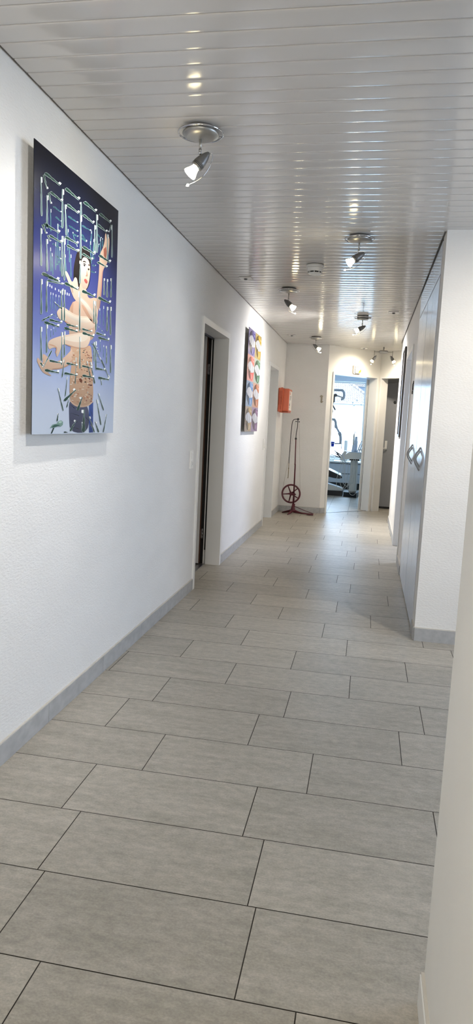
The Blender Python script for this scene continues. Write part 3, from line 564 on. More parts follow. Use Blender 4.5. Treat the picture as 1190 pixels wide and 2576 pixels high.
(2,(70,95,115),[155,439,152,439,148,437,143,434,138,432,134,431,132,429,127,427,123,425,117,422,118,422,124,424,128,426,133,428,137,429,140,431,145,433,150,435,155,437,156,438]),
(2,(70,95,115),[504,454,504,453,507,452,513,451,517,451,520,450,523,449,528,449,532,447,537,446,539,447,534,448,529,449,526,451,524,451,520,452,516,453,512,455,508,455,505,455]),
(3,(236,240,240),[208,821,213,825,222,825,219,821]),
(3,(236,240,240),[212,789,218,793,224,792,220,788]),
(3,(236,240,240),[355,825,361,829,373,829,370,826]),
(3,(236,240,240),[358,793,364,797,375,796,371,793]),
(3,(236,240,240),[487,829,493,834,506,834,502,830]),
(3,(236,240,240),[449,780,457,783,464,781,457,778]),
(3,(236,240,240),[224,770,228,774,233,774,230,771]),
(3,(236,240,240),[364,774,369,777,375,778,372,774]),
(3,(236,240,240),[605,830,613,834,619,834,612,829]),
(3,(236,240,240),[202,692,207,695,216,695,213,692]),
(3,(236,240,240),[209,654,214,657,219,657,215,653]),
(3,(236,240,240),[553,703,556,707,560,707,558,704]),
(3,(236,240,240),[552,675,556,679,562,680,560,676]),
(3,(236,240,240),[449,775,456,779,462,779,457,775]),
(3,(236,240,240),[356,720,361,724,370,724,367,720]),
(3,(236,240,240),[204,711,209,714,216,714,212,711]),
(3,(236,240,240),[527,740,535,743,533,745,524,742]),
(3,(236,240,240),[130,794,134,797,133,807,129,807]),
(3,(236,240,240),[279,765,283,768,283,778,278,777]),
(3,(236,240,240),[131,661,135,663,134,674,130,674]),
(3,(236,240,240),[145,646,149,648,147,658,143,658]),
(3,(236,240,240),[175,688,171,689,171,702,175,704]),
(3,(236,240,240),[189,749,193,753,192,772,187,772]),
(3,(236,240,240),[295,712,299,715,299,723,294,722]),
(3,(236,240,240),[307,677,312,680,311,691,306,691]),
(3,(236,240,240),[606,814,600,814,600,825,606,827]),
(3,(236,240,240),[629,828,624,827,624,831,629,833]),
(3,(236,240,240),[506,819,501,820,503,828,508,830]),
(3,(236,240,240),[532,793,527,793,529,804,534,806]),
(3,(236,240,240),[498,773,503,776,501,788,496,787]),
(3,(236,240,240),[361,738,366,739,370,736,366,734]),
(3,(236,240,240),[324,773,328,775,325,779,321,777]),
(3,(236,240,240),[219,653,216,654,222,658,226,658]),
(3,(236,240,240),[257,668,261,670,259,679,254,679]),
(3,(236,240,240),[208,681,212,684,211,695,206,695]),
(3,(236,240,240),[588,795,583,795,589,801,594,802]),
(3,(236,240,240),[136,507,140,510,140,518,136,518]),
(3,(236,240,240),[156,510,160,512,159,519,155,519]),
(3,(236,240,240),[180,508,184,510,184,518,179,518]),
(3,(236,240,240),[205,511,209,513,209,520,204,519]),
(3,(236,240,240),[225,513,229,515,229,521,225,520]),
(3,(236,240,240),[142,382,146,383,146,387,141,387]),
(3,(236,240,240),[164,391,168,392,168,396,164,395]),
(3,(236,240,240),[183,400,187,401,187,404,183,404]),
(3,(236,240,240),[616,528,611,528,610,537,616,539]),
(3,(236,240,240),[656,541,662,544,661,555,656,555]),
(3,(236,240,240),[625,398,631,400,630,406,624,406]),
(3,(236,240,240),[666,379,672,381,672,388,666,388]),
(3,(236,240,240),[192,436,196,438,201,436,198,434]),
(3,(236,240,240),[584,369,588,371,597,369,595,367]),
(3,(236,240,240),[593,356,597,358,607,357,604,355]),
(3,(236,240,240),[602,346,605,348,614,348,613,346]),
(3,(236,240,240),[610,333,612,335,623,336,623,334]),
(3,(236,240,240),[637,310,640,312,651,312,652,310]),
(3,(236,240,240),[605,458,610,460,612,458,608,456]),
(3,(236,240,240),[640,447,645,449,649,447,644,445]),
(3,(236,240,240),[675,435,681,437,685,435,681,433]),
(3,(236,240,240),[721,421,727,423,733,421,729,419]),
(3,(236,240,240),[123,425,120,426,115,424,117,422]),
(3,(236,240,240),[533,448,538,450,542,449,539,447]),
(5,(34,28,30),[349,683,366,717,403,744,441,757,477,753,498,733,508,692,504,645,487,601,442,575,404,562,373,562,347,566,333,610,336,651]),
(6,(236,200,174),[324,512,375,532,391,577,401,609,465,591,481,554,557,574,604,572,594,519,577,443,537,386,308,359,297,429,296,478]),
(7,(246,219,196),[399,671,413,698,435,712,475,712,496,692,500,663,491,627,473,596,449,585,418,588,401,609,392,640]),
(7,(214,170,142),[303,488,334,520,339,517,333,463,338,429,331,428,322,462]),
(7,(236,200,174),[598,759,631,792,651,823,655,859,667,864,678,836,690,861,709,850,707,817,696,775,689,741,641,708,634,671,629,606,607,525,576,532,574,577,593,663,596,714]),
(7,(78,84,112),[311,134,362,116,424,111,515,119,521,3,326,4,314,69]),
(7,(38,78,158),[514,119,560,138,566,4,520,3]),
(8,(252,236,216),[402,669,420,697,443,709,463,703,465,673,459,639,440,617,413,617,400,642]),
(8,(60,48,44),[474,689,488,694,494,690,484,687]),
(8,(62,46,42),[433,755,396,718,387,680,367,699,381,726]),
(8,(196,120,100),[640,791,670,808,681,788,669,756,646,764]),
(8,(214,160,138),[632,706,641,708,634,671,629,606,611,535,602,537,616,603,622,669]),
(8,(222,182,150),[309,342,352,349,453,353,519,374,536,332,551,236,562,138,505,117,424,111,362,116,315,135,314,220,333,287]),
(8,(48,54,80),[321,117,363,105,363,101,321,115]),
(8,(48,54,80),[330,84,410,75,411,71,330,82]),
(8,(48,54,80),[335,54,396,50,396,46,335,51]),
(8,(48,54,80),[425,96,437,12,437,8,425,93]),
(8,(48,54,80),[475,71,513,57,513,53,475,68]),
(8,(48,54,80),[343,29,413,21,413,18,344,26]),
(8,(48,54,80),[531,98,558,74,559,70,532,95]),
(8,(48,54,80),[526,39,561,28,561,24,526,36]),
(9,(235,228,225),[420,676,427,682,438,686,448,684,454,678,443,674,431,673]),
(9,(214,170,142),[463,667,475,648,470,641,451,639,459,646]),
(9,(206,104,96),[434,622,452,630,470,626,475,620,465,611,448,613]),
(9,(246,219,196),[256,617,268,621,291,610,317,589,333,596,343,613,363,616,375,601,388,562,416,550,500,536,594,490,587,463,541,465,405,523,352,526,322,544,292,579,263,602]),
(9,(246,219,196),[189,455,197,463,215,474,247,485,303,476,377,470,503,486,569,473,551,444,441,424,320,427,262,436,218,430,194,442]),
(9,(236,200,174),[36,272,43,273,72,258,79,260,75,288,87,291,116,284,138,268,193,272,254,292,310,321,331,341,341,297,297,266,228,249,155,240,114,228,150,219,148,215,80,222,49,246,32,261]),
(9,(240,226,206),[364,314,367,316,374,316,372,313]),
(9,(246,214,180),[430,281,435,284,444,283,441,279]),
(9,(240,226,206),[365,300,374,302,391,303,385,300]),
(9,(240,226,206),[449,289,454,292,464,291,461,286]),
(9,(246,214,180),[470,161,479,164,497,163,490,159]),
(9,(190,130,98),[397,286,400,291,407,289,405,283]),
(9,(150,95,90),[496,230,506,234,524,233,517,228]),
(9,(206,158,122),[508,164,515,167,527,165,522,162]),
(9,(246,214,180),[410,291,414,294,421,293,418,289]),
(9,(150,95,90),[528,238,537,241,553,241,547,237]),
(9,(206,158,122),[455,331,460,334,469,333,466,330]),
(9,(190,130,98),[475,278,479,280,487,279,484,277]),
(9,(240,226,206),[368,175,372,179,379,177,376,171]),
(9,(246,214,180),[367,331,376,336,392,334,386,328]),
(9,(150,95,90),[478,138,483,142,493,140,489,134]),
(9,(250,232,210),[477,258,485,261,500,261,494,258]),
(9,(190,130,98),[450,151,456,156,467,153,463,147]),
(9,(240,226,206),[380,335,385,340,396,338,392,333]),
(9,(150,95,90),[534,227,539,231,548,229,545,223]),
(9,(250,232,210),[333,319,340,322,354,322,349,319]),
(9,(246,214,180),[327,230,331,233,338,232,335,228]),
(9,(206,158,122),[481,259,486,262,495,261,492,257]),
(9,(206,158,122),[412,294,420,298,436,297,430,293]),
(9,(240,226,206),[317,278,325,282,340,281,334,277]),
(9,(190,130,98),[367,268,373,273,386,271,381,265]),
(9,(246,214,180),[402,148,409,150,421,149,416,146]),
(9,(240,226,206),[363,152,368,155,378,153,375,149]),
(9,(250,232,210),[489,208,494,212,503,210,500,205]),
(9,(206,158,122),[488,275,491,280,499,277,496,271]),
(9,(150,95,90),[520,204,529,207,548,207,541,204]),
(9,(150,95,90),[529,205,533,209,542,207,539,202]),
(9,(240,226,206),[434,182,442,185,459,184,452,181]),
(9,(206,158,122),[345,206,353,211,369,209,363,204]),
(9,(240,226,206),[507,230,511,233,520,232,517,227]),
(9,(250,232,210),[490,226,497,228,509,228,504,225]),
(9,(190,130,98),[457,321,464,324,478,324,473,321]),
(9,(246,214,180),[394,176,399,179,409,177,405,174]),
(9,(240,226,206),[332,132,340,135,355,134,349,131]),
(9,(246,214,180),[367,234,370,238,377,236,375,230]),
(9,(206,158,122),[480,268,489,273,506,272,500,266]),
(9,(190,130,98),[328,149,337,152,354,151,348,147]),
(9,(240,226,206),[343,217,347,219,355,218,352,216]),
(9,(246,214,180),[414,269,422,271,437,271,431,269]),
(9,(250,232,210),[380,222,386,225,398,224,393,222]),
(9,(240,226,206),[364,157,373,161,391,160,385,155]),
(9,(206,158,122),[456,213,465,217,481,216,475,211]),
(9,(150,95,90),[515,240,523,243,537,242,532,238]),
(9,(190,130,98),[371,211,375,213,382,212,380,210]),
(9,(190,130,98),[350,165,354,169,362,167,360,162]),
(9,(240,226,206),[463,154,468,157,479,155,475,152]),
(9,(250,232,210),[350,149,359,153,376,151,370,146]),
(9,(240,226,206),[492,172,496,177,505,174,502,168]),
(9,(246,214,180),[463,130,467,133,476,131,472,127]),
(9,(190,130,98),[498,301,507,306,525,305,518,300]),
(9,(240,226,206),[502,298,508,301,518,300,514,297]),
(9,(206,158,122),[383,205,390,210,402,208,398,202]),
(9,(190,130,98),[382,245,386,248,394,247,391,243]),
(9,(206,158,122),[461,213,469,215,483,215,478,212]),
(9,(190,130,98),[332,129,339,132,352,131,347,128]),
(9,(206,158,122),[328,278,337,283,353,282,347,277]),
(9,(246,214,180),[346,284,350,288,358,286,355,281]),
(9,(190,130,98),[464,228,467,230,474,229,471,226]),
(9,(246,214,180),[475,303,479,305,487,304,484,302]),
(9,(240,226,206),[524,289,533,293,549,292,543,287]),
(9,(250,232,210),[525,158,531,160,543,159,539,157]),
(9,(150,95,90),[502,316,507,319,516,318,513,315]),
(9,(190,130,98),[419,261,426,265,438,264,434,259]),
(9,(246,214,180),[377,253,383,255,394,255,390,252]),
(9,(240,226,206),[501,346,505,348,513,348,510,345]),
(9,(246,214,180),[438,340,444,344,457,343,452,338]),
(9,(206,158,122),[357,162,363,164,372,163,369,160]),
(9,(190,130,98),[424,302,430,306,440,304,436,300]),
(9,(150,95,90),[507,219,515,222,529,221,524,217]),
(9,(150,95,90),[496,204,506,208,524,207,517,202]),
(9,(190,130,98),[385,161,393,165,410,163,404,159]),
(9,(190,130,98),[459,215,469,217,487,217,480,214]),
(9,(240,226,206),[328,224,332,228,338,226,336,221]),
(9,(190,130,98),[389,211,393,215,400,213,398,207]),
(9,(150,95,90),[488,237,497,242,514,240,508,235]),
(9,(246,214,180),[445,340,449,344,455,342,453,338]),
(9,(190,130,98),[354,283,362,286,377,285,372,282]),
(9,(206,158,122),[396,211,403,213,415,212,410,210]),
(9,(190,130,98),[419,233,427,237,443,236,437,230]),
(9,(206,158,122),[399,302,408,305,425,306,419,302]),
(9,(206,158,122),[476,259,481,263,492,261,488,257]),
(9,(190,130,98),[367,229,374,232,387,231,382,226]),
(9,(240,226,206),[450,212,457,216,471,215,466,210]),
(9,(150,95,90),[511,296,519,300,534,299,529,293]),
(9,(240,226,206),[449,343,453,346,462,345,458,342]),
(9,(190,130,98),[487,324,496,328,514,328,507,323]),
(9,(240,226,206),[345,178,353,182,370,180,364,175]),
(9,(190,130,98),[483,173,487,176,493,174,491,171]),
(9,(190,130,98),[383,129,392,132,410,131,403,128]),
(9,(150,95,90),[473,337,478,341,486,339,483,333]),
(9,(150,95,90),[512,203,522,207,541,206,534,201]),
(9,(206,158,122),[421,160,428,163,440,162,435,158]),
(9,(246,214,180),[424,265,432,267,448,267,442,264]),
(9,(250,232,210),[341,288,349,292,365,291,359,285]),
(9,(246,214,180),[452,262,462,265,480,265,473,262]),
(9,(246,214,180),[395,130,399,133,406,131,404,128]),
(9,(246,214,180),[454,276,464,280,482,279,476,274]),
(9,(250,232,210),[482,313,489,316,501,315,496,311]),
(9,(206,158,122),[407,311,411,314,420,313,417,310]),
(9,(240,226,206),[431,331,441,335,459,335,452,330]),
(9,(250,232,210),[357,206,361,210,367,208,365,203]),
(9,(250,232,210),[396,290,399,292,406,292,403,289]),
(9,(190,130,98),[376,245,380,248,388,247,385,244]),
(9,(190,130,98),[460,228,465,231,475,230,471,226]),
(9,(240,226,206),[428,226,434,230,447,228,442,223]),
(9,(240,226,206),[335,202,338,206,346,204,343,199]),
(9,(246,214,180),[434,332,441,335,456,335,451,332]),
(9,(150,95,90),[488,316,496,319,510,319,505,316]),
(9,(190,130,98),[501,289,508,293,521,292,516,286]),
(9,(246,214,180),[329,303,332,306,338,305,336,301]),
(9,(150,95,90),[502,164,508,166,520,166,516,163]),
(9,(240,226,206),[404,145,413,148,429,147,423,144]),
(9,(246,214,180),[513,147,522,152,541,150,534,144]),
(9,(250,232,210),[422,230,430,233,444,232,439,227]),
(9,(246,214,180),[452,235,455,238,462,236,460,232]),
(9,(190,130,98),[339,311,345,315,357,314,353,309]),
(9,(250,232,210),[347,212,350,216,357,214,355,208]),
(9,(206,158,122),[347,173,355,177,370,176,364,171]),
(9,(150,95,90),[519,319,525,324,538,322,533,315]),
(9,(250,232,210),[413,131,420,134,433,132,428,128]),
(9,(250,232,210),[429,301,437,306,452,305,447,298]),
(9,(190,130,98),[403,269,412,274,430,273,423,267]),
(9,(190,130,98),[466,231,471,235,482,233,478,228]),
(9,(190,130,98),[382,155,389,157,403,156,398,153]),
(9,(250,232,210),[416,132,419,136,425,134,423,128]),
(9,(240,226,206),[314,195,322,198,339,197,332,194]),
(9,(206,158,122),[451,262,457,264,467,263,463,261]),
(9,(150,95,90),[483,327,487,332,493,330,491,324]),
(9,(190,130,98),[409,183,414,186,425,185,421,181]),
(9,(206,158,122),[453,345,460,349,473,348,468,344]),
(9,(206,158,122),[519,257,523,260,532,258,529,254]),
(9,(246,214,180),[431,181,435,184,442,183,440,179]),
(9,(190,130,98),[475,182,481,185,493,184,488,180]),
(9,(190,130,98),[482,152,491,157,509,154,503,148]),
(9,(190,130,98),[491,193,500,197,518,196,511,191]),
(9,(190,130,98),[450,144,456,148,470,146,465,142]),
(9,(250,232,210),[486,170,491,174,500,172,497,168]),
(9,(150,95,90),[502,273,508,277,520,275,515,270]),
(9,(206,158,122),[341,152,349,156,364,154,358,150]),
(9,(150,95,90),[471,286,477,289,488,288,484,285]),
(9,(206,158,122),[465,224,473,228,489,227,483,221]),
(9,(190,130,98),[527,147,535,151,550,149,545,143]),
(9,(150,95,90),[521,136,530,139,547,138,541,134]),
(9,(250,232,210),[444,194,449,196,457,196,454,193]),
(9,(150,95,90),[529,160,533,164,540,162,538,156]),
(9,(206,158,122),[474,314,481,317,495,316,490,313]),
(9,(120,62,40),[404,223,423,227,439,219,432,207,412,212]),
(9,(236,200,172),[315,138,362,119,424,114,505,120,560,141,560,134,505,114,425,107,360,112,315,131]),
(10,(30,24,26),[429,678,434,682,441,684,446,681,443,676,435,674]),
(10,(40,32,32),[471,671,477,675,485,678,491,675,490,671,480,668]),
(10,(214,170,142),[405,523,453,518,515,485,587,463,537,463,466,487]),
(10,(214,170,142),[317,586,325,565,333,552,328,550,314,568]),
(10,(252,236,216),[254,474,304,469,385,463,503,480,537,472,440,449,334,447,262,458]),
(10,(214,170,142),[262,436,320,427,441,424,551,444,554,440,442,418,313,421,256,431]),
(10,(214,170,142),[155,244,228,253,297,271,340,300,341,296,297,265,228,248,151,239]),
(11,(60,48,44),[419,690,436,697,452,696,457,693,438,692,421,687]),
(11,(34,28,28),[417,677,427,684,440,688,451,686,456,680,448,683,438,685,427,681]),
(11,(252,236,216),[404,547,484,533,552,500,519,495,444,523,397,536]),
(11,(246,219,196),[117,331,123,339,145,351,223,372,307,389,458,417,522,407,494,365,445,350,353,346,266,348,235,339,219,311,196,288,184,301,201,325,159,322,132,311,119,319]),
(12,(252,236,216),[237,368,322,385,450,410,499,401,444,375,352,364,258,362]),
(12,(214,170,142),[266,348,353,346,445,350,494,365,499,363,445,346,345,341,262,345]),
(12,(214,170,142),[123,332,171,332,201,325,186,301,180,305,191,323,165,326,127,327]),
(13,(205,222,218),[72,909,76,906,88,906,106,906,123,908,134,907,145,907,162,909,178,908,197,908,206,915,186,915,169,915,155,916,146,917,132,916,119,918,103,919,89,918,80,915]),
(13,(205,222,218),[116,860,119,858,129,857,143,857,157,858,166,857,174,858,188,858,201,858,216,857,224,863,208,864,194,864,184,865,177,866,166,866,155,867,143,868,131,868,124,866]),
(13,(205,222,218),[242,912,246,909,258,908,276,909,293,910,304,908,315,909,332,910,349,909,368,909,377,916,358,916,341,916,327,918,318,919,304,919,292,921,276,922,262,922,252,919]),
(13,(205,222,218),[258,859,262,857,273,856,288,857,303,858,312,857,322,858,337,859,350,858,367,858,375,865,358,865,344,865,332,866,324,867,312,866,302,868,288,869,276,868,267,866]),
(13,(205,222,218),[415,916,418,913,431,912,449,913,466,914,477,913,488,914,505,915,521,914,541,914,551,922,531,922,514,922,501,924,493,925,478,924,466,926,450,927,436,927,426,923]),
(13,(205,222,218),[410,865,414,863,425,862,440,862,455,864,464,862,474,863,489,864,503,863,519,862,528,869,511,869,497,870,485,871,478,872,465,871,455,873,441,874,429,874,420,872]),
(13,(205,222,218),[581,918,585,916,598,915,616,916,634,917,644,916,656,917,673,918,689,918,709,917,719,925,699,925,682,925,669,926,660,927,646,926,633,928,617,929,603,929,593,926]),
(13,(205,222,218),[559,869,563,867,573,866,589,866,603,867,613,866,622,867,637,867,650,867,666,866,676,873,659,873,645,873,634,875,626,876,614,875,604,877,590,878,578,878,570,876]),
(13,(205,222,218),[71,738,76,736,88,736,106,737,123,738,134,737,145,738,161,740,178,740,197,740,204,746,184,746,167,745,153,747,144,747,130,746,117,747,101,748,87,747,78,744]),
(13,(205,222,218),[114,711,119,709,129,708,144,709,157,710,167,710,176,710,189,711,203,711,219,711,225,717,208,717,194,716,183,717,175,718,164,717,153,718,140,719,128,718,121,716]),
(13,(205,222,218),[246,739,251,737,263,736,280,738,295,739,306,739,316,740,332,741,347,741,365,742,372,748,354,748,338,747,325,748,316,749,303,747,291,749,276,749,262,748,254,745]),
(13,(205,222,218),[265,713,269,711,280,711,296,712,310,713,320,712,329,713,344,715,358,715,374,715,381,721,364,720,349,720,337,721,329,721,317,720,306,721,292,722,280,721,272,719]),
(13,(205,222,218),[412,743,417,741,430,740,448,741,464,743,476,742,486,743,503,744,519,744,539,744,547,751,527,751,510,750,497,752,488,753,474,751,461,753,445,753,431,753,422,750]),
(13,(205,222,218),[410,716,415,714,425,714,440,714,454,716,463,715,473,715,486,717,500,716,516,716,523,722,507,722,493,722,481,723,474,724,462,723,451,724,438,725,426,724,419,722]),
(13,(205,222,218),[583,750,588,747,601,747,620,747,638,749,649,748,661,749,678,750,696,750,716,749,725,757,705,757,687,757,673,758,663,759,649,758,635,760,618,761,604,760,594,757]),
(13,(205,222,218),[568,719,573,717,585,717,601,718,615,719,625,718,635,719,650,721,664,721,681,721,689,727,671,727,656,726,644,727,636,728,624,727,612,728,598,728,585,728,577,725]),
(13,(205,222,218),[60,566,66,564,80,564,99,565,116,567,129,566,140,567,158,568,176,568,197,568,203,575,181,575,163,574,148,576,138,576,123,575,109,576,91,577,76,576,67,573]),
(13,(205,222,218),[110,563,115,562,126,562,139,563,151,564,160,564,168,564,181,565,193,566,208,566,212,570,197,570,184,569,173,570,165,570,155,569,144,570,131,570,121,569,115,567]),
(13,(205,222,218),[249,571,254,568,266,567,284,568,300,569,311,568,322,568,338,569,354,569,373,568,380,575,361,575,344,575,331,577,322,578,308,577,295,579,279,580,266,580,257,577]),
(13,(205,222,218),[413,571,419,568,432,568,451,569,469,571,481,570,493,571,510,572,528,572,549,572,556,580,535,579,517,579,502,580,492,581,477,580,463,582,446,582,431,582,422,578]),
(13,(205,222,218),[585,576,590,573,604,572,625,573,643,574,656,573,668,574,687,575,706,575,728,575,737,583,714,583,695,582,680,584,669,585,654,584,639,586,621,587,605,587,595,583]),
(13,(205,222,218),[64,902,63,899,66,895,70,890,75,886,77,881,80,878,84,874,88,869,92,863,100,866,96,872,92,877,89,883,88,886,84,890,82,895,79,901,76,905,72,906]),
(13,(205,222,218),[104,854,103,851,105,848,108,844,112,841,113,837,115,835,119,832,121,828,124,823,132,826,128,831,126,835,125,839,124,842,121,844,120,849,118,853,115,856,112,857]),
(13,(205,222,218),[59,734,58,732,61,729,66,726,72,724,73,721,77,720,82,717,86,714,90,711,98,714,93,718,89,721,87,724,85,726,81,728,79,732,75,735,71,737,67,737]),
(13,(205,222,218),[102,709,101,707,103,705,106,703,110,702,111,700,113,699,117,697,119,695,122,692,129,696,126,698,123,700,122,702,121,704,118,705,118,708,116,710,113,712,110,712]),
(13,(205,222,218),[724,916,718,914,714,909,711,904,709,899,705,895,703,892,702,887,697,882,693,876,704,877,708,883,712,889,717,894,720,897,722,901,728,906,733,912,736,916,734,918]),
(13,(205,222,218),[102,551,110,550,124,551,143,554,160,556,174,557,185,558,202,561,221,562,243,564,245,569,223,566,204,564,188,563,177,563,162,561,146,560,127,558,113,557,105,555]),
(13,(205,222,218),[61,763,63,771,62,785,60,803,58,818,58,831,56,841,54,855,53,872,52,891,44,888,45,869,47,853,47,837,46,827,48,815,48,799,48,781,50,767,53,761]),
(13,(205,222,218),[104,733,106,740,106,752,105,768,103,781,104,792,103,801,101,814,101,828,101,845,92,843,93,826,94,812,93,798,92,789,93,778,92,764,92,748,93,736,96,731]),
(13,(205,222,218),[231,768,235,776,235,791,233,810,230,826,231,841,230,851,227,867,227,885,227,906,217,903,217,882,218,865,217,848,216,836,218,823,217,806,216,786,218,771,222,765]),
(13,(205,222,218),[266,752,268,758,267,770,264,785,260,797,260,808,258,817,255,829,253,843,251,859,242,856,244,840,247,827,247,813,247,804,250,794,250,781,251,765,253,754,257,749]),
(13,(205,222,218),[399,859,403,863,403,869,402,876,400,882,401,887,400,891,398,897,399,904,399,912,388,908,388,901,389,894,387,887,386,883,387,878,385,871,384,863,385,858,388,856]),
(13,(205,222,218),[404,696,407,705,407,724,405,747,402,766,402,783,401,796,398,815,397,837,396,861,386,859,388,834,389,813,388,793,388,779,390,763,389,743,389,719,390,701,394,694]),
(13,(205,222,218),[573,760,576,768,576,785,573,806,569,824,569,840,567,851,563,869,562,889,560,911,549,908,551,886,553,866,553,848,553,835,555,820,555,802,555,780,558,764,562,757]),
(13,(205,222,218),[548,747,551,754,551,767,549,783,546,796,547,808,545,817,543,831,542,846,542,863,531,860,532,843,533,828,533,814,532,805,534,793,533,779,533,763,534,750,538,745]),
(13,(205,222,218),[746,780,748,788,748,803,746,822,743,838,744,852,742,863,740,878,739,896,738,916,728,914,729,894,730,876,730,859,730,848,732,835,731,818,731,799,732,784,735,778]),
(13,(205,222,218),[62,594,64,601,64,616,63,633,60,648,61,661,59,671,57,685,57,702,56,721,48,719,49,700,50,684,50,668,49,658,51,646,50,630,50,612,51,598,54,593]),
(13,(205,222,218),[108,586,110,592,110,604,108,620,106,632,106,644,105,652,103,665,102,680,102,696,93,694,94,678,96,663,95,650,95,641,96,630,95,617,95,601,97,589,100,584]),
(13,(205,222,218),[234,593,237,601,237,617,235,638,232,655,233,670,232,681,230,698,229,717,229,739,220,737,220,715,221,696,221,679,220,667,222,652,221,634,220,614,222,598,225,591]),
(13,(205,222,218),[254,583,257,591,257,608,255,630,253,648,253,663,252,675,250,693,250,713,249,736,240,734,241,711,242,692,241,673,241,660,243,645,242,627,242,605,243,588,246,581]),
(13,(205,222,218),[693,749,696,755,696,768,694,784,691,797,692,809,690,818,688,832,687,847,686,864,675,861,677,844,678,829,677,815,677,806,679,795,678,780,678,764,679,751,683,746]),
(13,(205,222,218),[400,600,404,605,404,615,404,627,402,638,404,647,403,654,402,664,402,676,403,690,393,688,393,674,393,663,391,652,390,644,391,636,389,624,388,612,388,602,391,598]),
(13,(205,222,218),[84,401,90,399,102,399,119,399,135,401,146,400,156,401,172,402,188,402,207,402,211,407,192,407,175,407,161,408,152,409,139,408,125,409,109,409,96,409,89,407]),
(13,(205,222,218),[124,415,130,414,141,414,156,415,170,417,180,416,189,417,203,419,217,419,234,420,237,425,220,424,205,423,193,424,184,424,173,423,161,424,146,424,134,423,128,420]),
(13,(205,222,218),[253,404,259,402,272,402,289,402,305,404,317,403,327,404,343,405,359,405,378,406,382,411,363,411,346,411,332,411,322,412,309,411,295,412,279,412,266,412,258,409]),
(13,(205,222,218),[270,419,276,418,288,418,302,419,315,421,326,421,334,422,348,423,362,423,378,424,381,429,364,428,350,427,338,428,329,428,318,427,306,427,292,427,281,427,275,424]),
(13,(205,222,218),[422,422,428,421,439,421,454,422,467,423,477,423,486,424,499,425,513,425,529,426,532,431,516,430,502,430,490,430,482,431,471,430,459,430,445,431,433,430,427,428]),
(13,(205,222,218),[426,407,432,405,445,404,462,405,478,407,489,405,500,406,515,408,532,407,550,407,555,414,536,414,520,413,506,415,496,415,483,414,470,416,454,417,440,416,432,413]),
(13,(205,222,218),[569,426,575,424,586,424,601,424,615,426,625,425,634,426,648,427,662,427,678,427,683,433,666,432,652,432,640,433,632,434,620,433,608,434,594,435,582,434,575,432]),
(13,(205,222,218),[596,410,603,407,616,407,634,408,650,410,662,409,673,410,690,412,707,412,726,412,731,419,711,418,694,418,679,419,669,419,656,418,642,419,625,420,610,419,603,416]),
(13,(205,222,218),[69,405,76,406,86,410,97,414,107,419,116,422,122,425,132,429,144,434,157,439,153,441,140,436,128,432,117,428,110,426,102,422,91,419,79,414,70,410,67,408]),
(13,(205,222,218),[128,269,134,267,146,267,160,268,173,269,184,268,192,268,206,269,220,269,236,269,238,274,222,274,208,274,195,275,187,275,176,274,164,276,150,276,138,276,132,274]),
(13,(205,222,218),[276,272,282,271,294,271,308,271,322,272,332,271,341,272,354,273,368,273,385,273,387,278,370,278,356,277,344,278,335,279,324,278,312,279,298,280,286,279,280,277]),
(13,(205,222,218),[429,275,435,273,447,273,461,273,475,274,485,274,494,274,507,275,521,275,538,274,540,280,524,280,510,280,497,281,489,281,478,281,466,282,451,282,440,282,434,280]),
(13,(205,222,218),[582,276,589,274,600,274,615,275,628,276,638,276,646,276,659,278,673,278,689,278,691,284,675,284,661,283,649,284,641,285,630,284,619,285,605,285,593,285,587,282]),
(13,(205,222,218),[92,231,98,229,111,228,128,229,142,230,154,229,164,230,179,231,195,230,213,230,216,236,197,236,181,236,167,237,157,238,145,237,131,239,115,239,102,239,96,237]),
(13,(205,222,218),[260,233,267,230,280,230,297,231,313,232,325,231,335,232,351,233,367,233,387,233,389,238,369,238,353,238,338,239,328,240,315,239,301,240,284,241,271,240,264,238]),
(13,(205,222,218),[435,236,442,234,455,233,472,234,488,235,499,234,510,235,525,236,542,235,561,235,564,241,544,241,528,241,513,243,504,243,491,242,477,244,460,245,447,244,440,242]),
(13,(205,222,218),[606,238,614,235,628,235,646,236,662,237,674,236,685,237,701,239,718,238,739,238,742,245,721,245,704,245,689,246,679,247,665,246,651,248,633,248,619,248,612,245]),
(13,(205,222,218),[55,255,54,254,56,252,59,251,63,250,64,249,66,248,70,247,72,245,75,243,83,246,80,248,77,250,77,252,76,253,73,254,73,256,71,258,68,259,64,258]),
(13,(205,222,218),[147,310,140,307,132,300,123,290,117,282,109,275,104,270,97,261,89,253,79,243,86,242,95,252,104,261,113,268,119,274,125,281,134,289,145,298,152,306,153,309]),
(13,(205,222,218),[66,428,69,434,69,448,68,465,66,479,66,492,65,501,64,516,64,531,63,550,55,548,56,530,56,514,55,499,55,490,56,478,55,463,55,446,55,432,58,427]),
(13,(205,222,218),[109,442,111,448,111,460,110,475,108,488,109,499,108,507,106,520,106,534,106,550,97,548,98,532,99,519,98,506,97,497,98,486,97,473,97,458,98,446,100,441]),
(13,(205,222,218),[236,423,239,429,239,443,237,460,235,474,236,486,235,496,233,510,232,526,232,544,223,543,224,524,225,509,224,494,224,484,225,472,224,458,224,440,225,427,228,421]),
(13,(205,222,218),[260,432,263,438,263,451,261,467,259,481,260,493,258,502,257,516,256,531,256,549,247,547,248,530,249,515,248,500,247,491,249,479,248,465,247,449,248,436,251,431]),
(13,(205,222,218),[406,413,409,422,410,439,408,461,405,480,406,495,404,508,402,526,401,546,401,570,390,568,391,545,393,525,391,506,391,493,393,478,391,459,391,437,392,420,396,412]),
(13,(205,222,218),[555,468,557,473,557,483,555,496,552,507,552,516,550,523,548,533,547,545,546,559,536,557,537,544,539,532,538,521,538,513,540,505,540,494,540,481,542,471,545,467]),
(13,(205,222,218),[576,439,580,446,580,459,578,476,575,490,576,503,575,512,572,526,572,542,571,560,561,558,562,540,563,525,561,510,561,500,563,488,561,474,561,457,562,443,566,438]),
